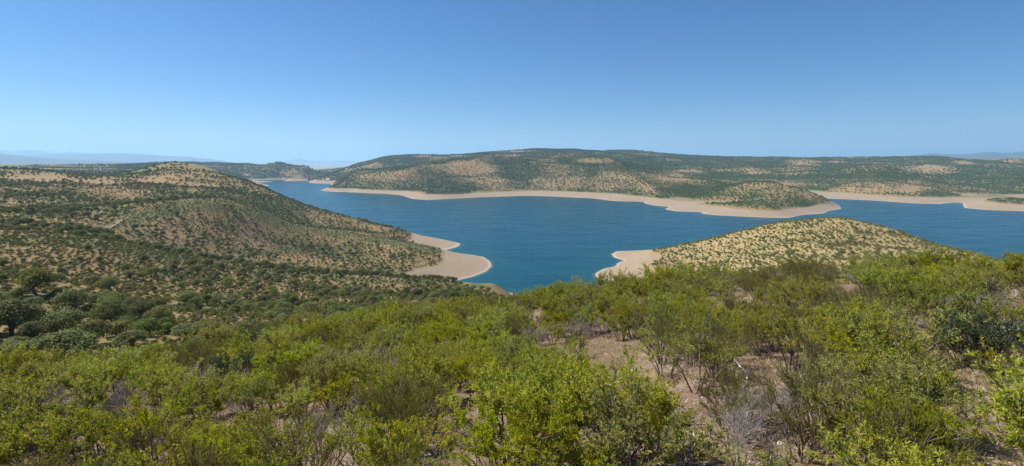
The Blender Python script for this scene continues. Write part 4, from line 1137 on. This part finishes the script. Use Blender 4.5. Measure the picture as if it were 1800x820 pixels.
track('path', [(625,306),(650,309),(682,314),(705,318),(722,322),(742,328),(760,331),(790,326),(830,322),(880,320),(930,319),(965,316),(1000,318),(1040,314),(1080,317),(1115,319)], 5, 'pale dirt track cut along the far hillside above the shore')

# ------------------------------------------------------------------ dam, houses and floats at the far end of the lake
def box(c, s):
    x, y, z = c; a, b, h = s[0] / 2, s[1] / 2, s[2]
    v = np.array([(-a,-b,0),(a,-b,0),(a,b,0),(-a,b,0),(-a,-b,h),(a,-b,h),(a,b,h),(-a,b,h)], float) + [x, y, z]
    return v, np.array([(0,3,2,1),(4,5,6,7),(0,1,5,4),(1,2,6,5),(2,3,7,6),(3,0,4,7)])
def join(parts):
    V = []; F = []; n = 0
    for v, f in parts: V.append(v); F.append(np.asarray(f) + n); n += len(v)
    return np.concatenate(V), F
def solid(name, parts, mat, parent):
    V, F = join(parts); return link(name, mesh_np(name, V, F, mat), parent)
def at(u, d):
    th = float(theta_of(u)); return d * math.tan(th), d
x0, y0 = at(501, 2545); x1, y1 = at(539, 2530)
dam = thing('dam', ((x0 + x1) / 2, (y0 + y1) / 2, 0), math.atan2(y1 - y0, x1 - x0))
tag(dam, 'pale concrete dam with dark gate towers closing the far end of the lake', 'dam')
LEN = math.hypot(x1 - x0, y1 - y0)
tt = np.linspace(-.5, .5, 25); bow = 9 * (1 - (tt * 2) ** 2)
V = np.stack([np.stack([tt * LEN, bow - 3, tt * 0 - 14], -1), np.stack([tt * LEN, bow - 3, tt * 0 + 4.6], -1), np.stack([tt * LEN, bow + 4, tt * 0 + 4.6], -1), np.stack([tt * LEN, bow + 22, tt * 0 - 14], -1)], 1)
link('wall', mesh_np('dam_wall', V.reshape(-1, 3), [grid_quads(25, 4)], M_CONCRETE), dam)
solid('parapet', [box((k * LEN / 24, 9 * (1 - (k / 12) ** 2) - 3.1, 4.6), (LEN / 26, .5, 1.2)) for k in range(-12, 13)], M_CONCRETE, dam)
for k in range(4):
    xx_ = LEN / 2 + 5 + k * 11
    tw = solid('tower', [box((xx_, 2, -14), (4.5, 9, 25)), box((xx_, 2, 11), (6, 10.5, 1.0))], M_STEEL if k % 2 == 0 else M_CONCRETE, dam)
    solid('gate', [box((xx_ + 5.5, 1, -12), (6.2, 1.2, 17))], M_CONCRETE if k in (0, 1) else M_STEEL, dam)
solid('footbridge', [box((LEN / 2 + 22, 2, 9), (46, 3, .8))], M_STEEL, dam)

def house(u, v, d, w, dp, h, rz, roof, label, wallm=None):
    x, y = at(u, d); z = float(height(x, y)) - .3
    t = thing('house', (x, y, z), rz); tag(t, label, 'house', 'houses near the dam')
    solid('wall', [box((0, 0, 0), (w, dp, h))], wallm or M_WHITE, t)
    e = .6; rh = dp * .28
    rv = np.array([(-w/2-e,-dp/2-e,h),(w/2+e,-dp/2-e,h),(w/2+e,dp/2+e,h),(-w/2-e,dp/2+e,h),(-w/2-e,0,h+rh),(w/2+e,0,h+rh)], float)
    link('roof', mesh_np('house_roof', rv, [np.array([(0,1,5,4),(2,3,4,5),(0,3,2,1)]), np.array([(0,4,3),(1,2,5)])], roof), t)
    for k in range(max(2, int(w // 4))):
        wx_ = -w / 2 + (k + .5) * w / max(2, int(w // 4))
        if k == 1: solid('door', [box((wx_, -dp/2 - .04, 0), (1.1, .12, 2.1))], M_STEEL, t)
        else: solid('window', [box((wx_, -dp/2 - .04, 1.1), (1.2, .12, 1.3))], M_STEEL, t)
    solid('chimney', [box((w * .25, dp * .12, h + .3), (.8, .8, rh + .8))], wallm or M_WHITE, t)
house(483, 312, 2500, 16, 9, 6, .2, M_WHITE, 'white house with white roof by the dam road, left shore')
house(501.5, 313, 2535, 11, 8, 7, -.2, M_TILE, 'small white house with red roof at the left end of the dam')
house(462, 299, 2620, 14, 9, 6, .4, M_TILE, 'white house with red roof high on the hill left of the dam')
house(575, 314.7, 2290, 16, 10, 6, -.1, M_WHITE, 'long white house with white roof above the beach right of the dam')
house(584, 311, 2330, 10, 8, 5, .3, M_TILE, 'small white house with red roof among trees right of the dam')
house(567, 315.5, 2310, 11, 7, 4, -.2, M_CONCRETE, 'low grey-roofed house above the beach right of the dam')
house(609, 303.5, 2500, 10, 8, 6, .1, M_WHITE, 'lone white house on the wooded slope right of the dam')
def lathe(prof, n=12):
    t = np.linspace(0, 2 * math.pi, n, endpoint=False)
    V = np.array([[(r * math.cos(a), r * math.sin(a), z) for r, z in prof] for a in t]).reshape(-1, 3)
    return V, [grid_quads(n, len(prof), True)]
for k, u in enumerate((528.6, 531.3, 534, 536.4)):
    x, y = at(u, 2205 + 6 * k)
    t = thing('float_buoy', (x, y, 0)); tag(t, ['first', 'second', 'third', 'last'][k] + ' white buoy from the left in the row before the dam', 'buoy', 'white buoys before the dam')
    v_, f_ = lathe([(.05, -.6), (1.2, -.5), (1.55, .1), (1.45, .9), (.9, 1.5), (.3, 1.7), (.02, 1.72)]); link('body', mesh_np('buoy_body', v_, f_, M_FLOAT, None, True), t)
    v_, f_ = lathe([(.12, 1.6), (.12, 3.0), (.01, 3.05)], 8); link('mast', mesh_np('buoy_mast', v_, f_, M_STEEL), t)

# ------------------------------------------------------------------ stones, fallen wood, grass, litter in the clearings
def stone_mesh(seed, s):
    import bmesh
    bm = bmesh.new(); bmesh.ops.create_icosphere(bm, subdivisions=3, radius=1.0)
    g = np.random.default_rng(seed); pl = unit(g.normal(0, 1, (9, 3))); cut = g.uniform(.55, .9, 9)
    for v in bm.verts:
        p = np.array(v.co)
        for n_, c_ in zip(pl, cut):
            dd = p @ n_
            if dd > c_: p = p - n_ * (dd - c_) * .85
        p = p * np.array(s); v.co = p
    me = bpy.data.meshes.new('stone'); bm.to_mesh(me); bm.free(); me.materials.append(M_STONE)
    return me
srn = np.random.default_rng(44)
SM = [stone_mesh(k, (srn.uniform(.8, 1.3), srn.uniform(.6, 1.0), srn.uniform(.4, .7))) for k in range(5)]
STN = [(1222,771,.15,'flat pale stone, largest of the cluster in the stony soil gap'),(1243,775,.11,'pale stone right beside the largest one in the soil gap'),(1262,770,.10,'rounded pale stone at the right end of the soil gap cluster'),
       (1236,763,.07,'small pale stone behind the cluster in the soil gap'),(1210,766,.06,'tiny pale stone at the left end of the soil gap cluster'),(1372,782,.09,'pale stone on red soil between grey shrubs at bottom right'),
       (1415,788,.06,'little pale stone on the red soil right of the grey shrub'),(1364,678,.10,'pale stone at the edge of the grey soil opening'),(1352,672,.07,'small pale stone in the middle of the grey soil opening'),
       (1176,706,.07,'small pale stone at the foot of the open bush'),(655,768,.05,'little tan stone in the brown soil at lower left'),(1310,794,.05,'small stone on bare soil at the bottom edge')]
for k, (u, v, s_, lab) in enumerate(STN):
    x, y, z = hit(u, v)
    o = link('stone', SM[k % 5], None, (x, y, z + s_ * .15)); o.scale = (s_, s_, s_); o.rotation_euler = (0, 0, srn.uniform(0, 6.28)); tag(o, lab, 'stone', 'pale stones on the bare soil')
def log(u0, v0, u1, v1, r, lift, mat, name, label):
    a = np.array(hit(u0, v0)); b = np.array(hit(u1, v1)); a[2] += lift; b[2] += lift * .3
    g = np.random.default_rng(int(u0 + v0)); T = Tubes(6); n = 7
    P = np.array([a + (b - a) * t / (n - 1) for t in range(n)]); P[1:-1] += g.normal(0, .035, (n - 2, 3)) * np.linalg.norm(b - a)
    P[:, 2] = np.maximum(P[:, 2], height(P[:, 0], P[:, 1]) + r)
    T.add(P, np.linspace(r, r * .4, n))
    for q in range(5):
        p, d = lerp_path(P, g.uniform(.25, .95)); c, _ = curve_pts(g, p, d + g.normal(0, .7, 3) + [0, 0, .4], np.linalg.norm(b - a) * g.uniform(.15, .35), 4, 0, .25); T.add(c, np.linspace(r * .5, r * .15, 5))
    o = link(name, T.mesh(name, mat)); tag(o, label, 'branch', 'fallen dead branches')
log(1275,640,1312,668,.028,.5,M_PALE,'dead_branch','bleached white branch leaning beside the grey soil opening')
log(1312,668,1308,690,.022,.2,M_PALE,'dead_branch','short bleached stick under the leaning white branch')
log(1195,748,1250,746,.016,.05,M_PALE,'dead_branch','thin pale stick lying flat on the red soil gap')
log(1350,690,1400,682,.016,.06,M_DEAD,'dead_branch','grey stick lying across the grey soil opening')
log(1640,610,1670,606,.02,.08,M_PALE,'dead_branch','pale stick lying in front of the dark glossy bushes')
log(880,655,905,690,.03,.1,M_DEAD,'dead_branch','grey fallen branch under the mid slope bush')
log(1755,545,1800,520,.03,.3,M_DEAD,'dead_branch','grey fallen branch in the brush at the right edge')
log(470,812,500,770,.02,.1,M_PALE,'dead_branch','pale thin branch lying at the lower left')

# dry grass: tufts of blades where the ground is straw coloured
g = np.random.default_rng(71); B = []; D = []
for (cx, cy, cr, a, b, ru, rv, st_) in CLR:
    n = int(min(14000, (900 if st_ > .7 else 350) * st_ * cr * cr * 3 + 60)) if st_ > .2 else int(60 * cr * cr)
    q = g.normal(0, .85 if st_ > .6 else .6, (n, 2)) * cr; B.append(np.stack([cx + q[:, 0], cy + q[:, 1]], -1))
n = 14000; th = g.uniform(rad(-55), rad(55), n); r = np.sqrt(g.uniform(16, 45 ** 2, n)); B.append(np.stack([r * np.sin(th), r * np.cos(th)], -1))
B = np.concatenate(B); B = B[~past_crest(B[:, 0], B[:, 1])]
B = np.repeat(B, 3, 0) + g.normal(0, .03, (len(B) * 3, 2))
Z = height(B[:, 0], B[:, 1]); d = unit(np.stack([g.normal(0, .7, len(B)), g.normal(0, .7, len(B)), g.uniform(.3, 1.1, len(B))], -1))
o = link('dry_grass', leaves_mesh('dry_grass', np.concatenate([B, Z[:, None] - .01], 1), d, unit(g.normal(0, 1, (len(B), 3))), g.uniform(.10, .30, len(B)), g.uniform(.003, .007, len(B)), M_STRAW, g.uniform(0, 1, len(B)), 0, .25))
tag(o, 'straw-coloured dry grass blades covering the open patches of ground', 'grass', None, 'stuff')
# litter of twigs and fallen leaves
n = 42000; th = g.uniform(rad(-55), rad(55), n); r = np.sqrt(g.uniform(16, 32 ** 2, n)); B = np.stack([r * np.sin(th), r * np.cos(th)], -1)
Z = height(B[:, 0], B[:, 1]); d = unit(np.stack([g.normal(0, 1, n), g.normal(0, 1, n), g.normal(.05, .15, n)], -1))
M_LITTER = leaf_material('litter', [(.10,.06,.045),(.20,.13,.09),(.30,.25,.20),(.45,.38,.31)], 0, .9, .1, .1)
o = link('leaf_litter', leaves_mesh('leaf_litter', np.concatenate([B, Z[:, None] + .012], 1), d, unit(np.array([0, 0, 1.0]) + g.normal(0, .2, (n, 3))), g.uniform(.05, .24, n), g.uniform(.004, .014, n), M_LITTER, g.uniform(0, 1, n), .1, .02))
tag(o, 'dead leaves and broken twigs lying on the reddish soil', 'litter', None, 'stuff')
# gravel
n = 7000; th = g.uniform(rad(-50), rad(52), n); r = np.sqrt(g.uniform(25, 26 ** 2, n)); P = np.stack([r * np.sin(th), r * np.cos(th)], -1); Z = height(P[:, 0], P[:, 1])
stones = [ob for ob in C.objects if ob.name.startswith('stone')][:5]
scatter('gravel', np.concatenate([P, Z[:, None]], 1), g.uniform(0, 6.28, n), .012 + .035 * g.random(n) ** 3, g.integers(0, 5, n), [[s] for s in stones], 'small pale chips of stone strewn on the red soil', 'gravel')
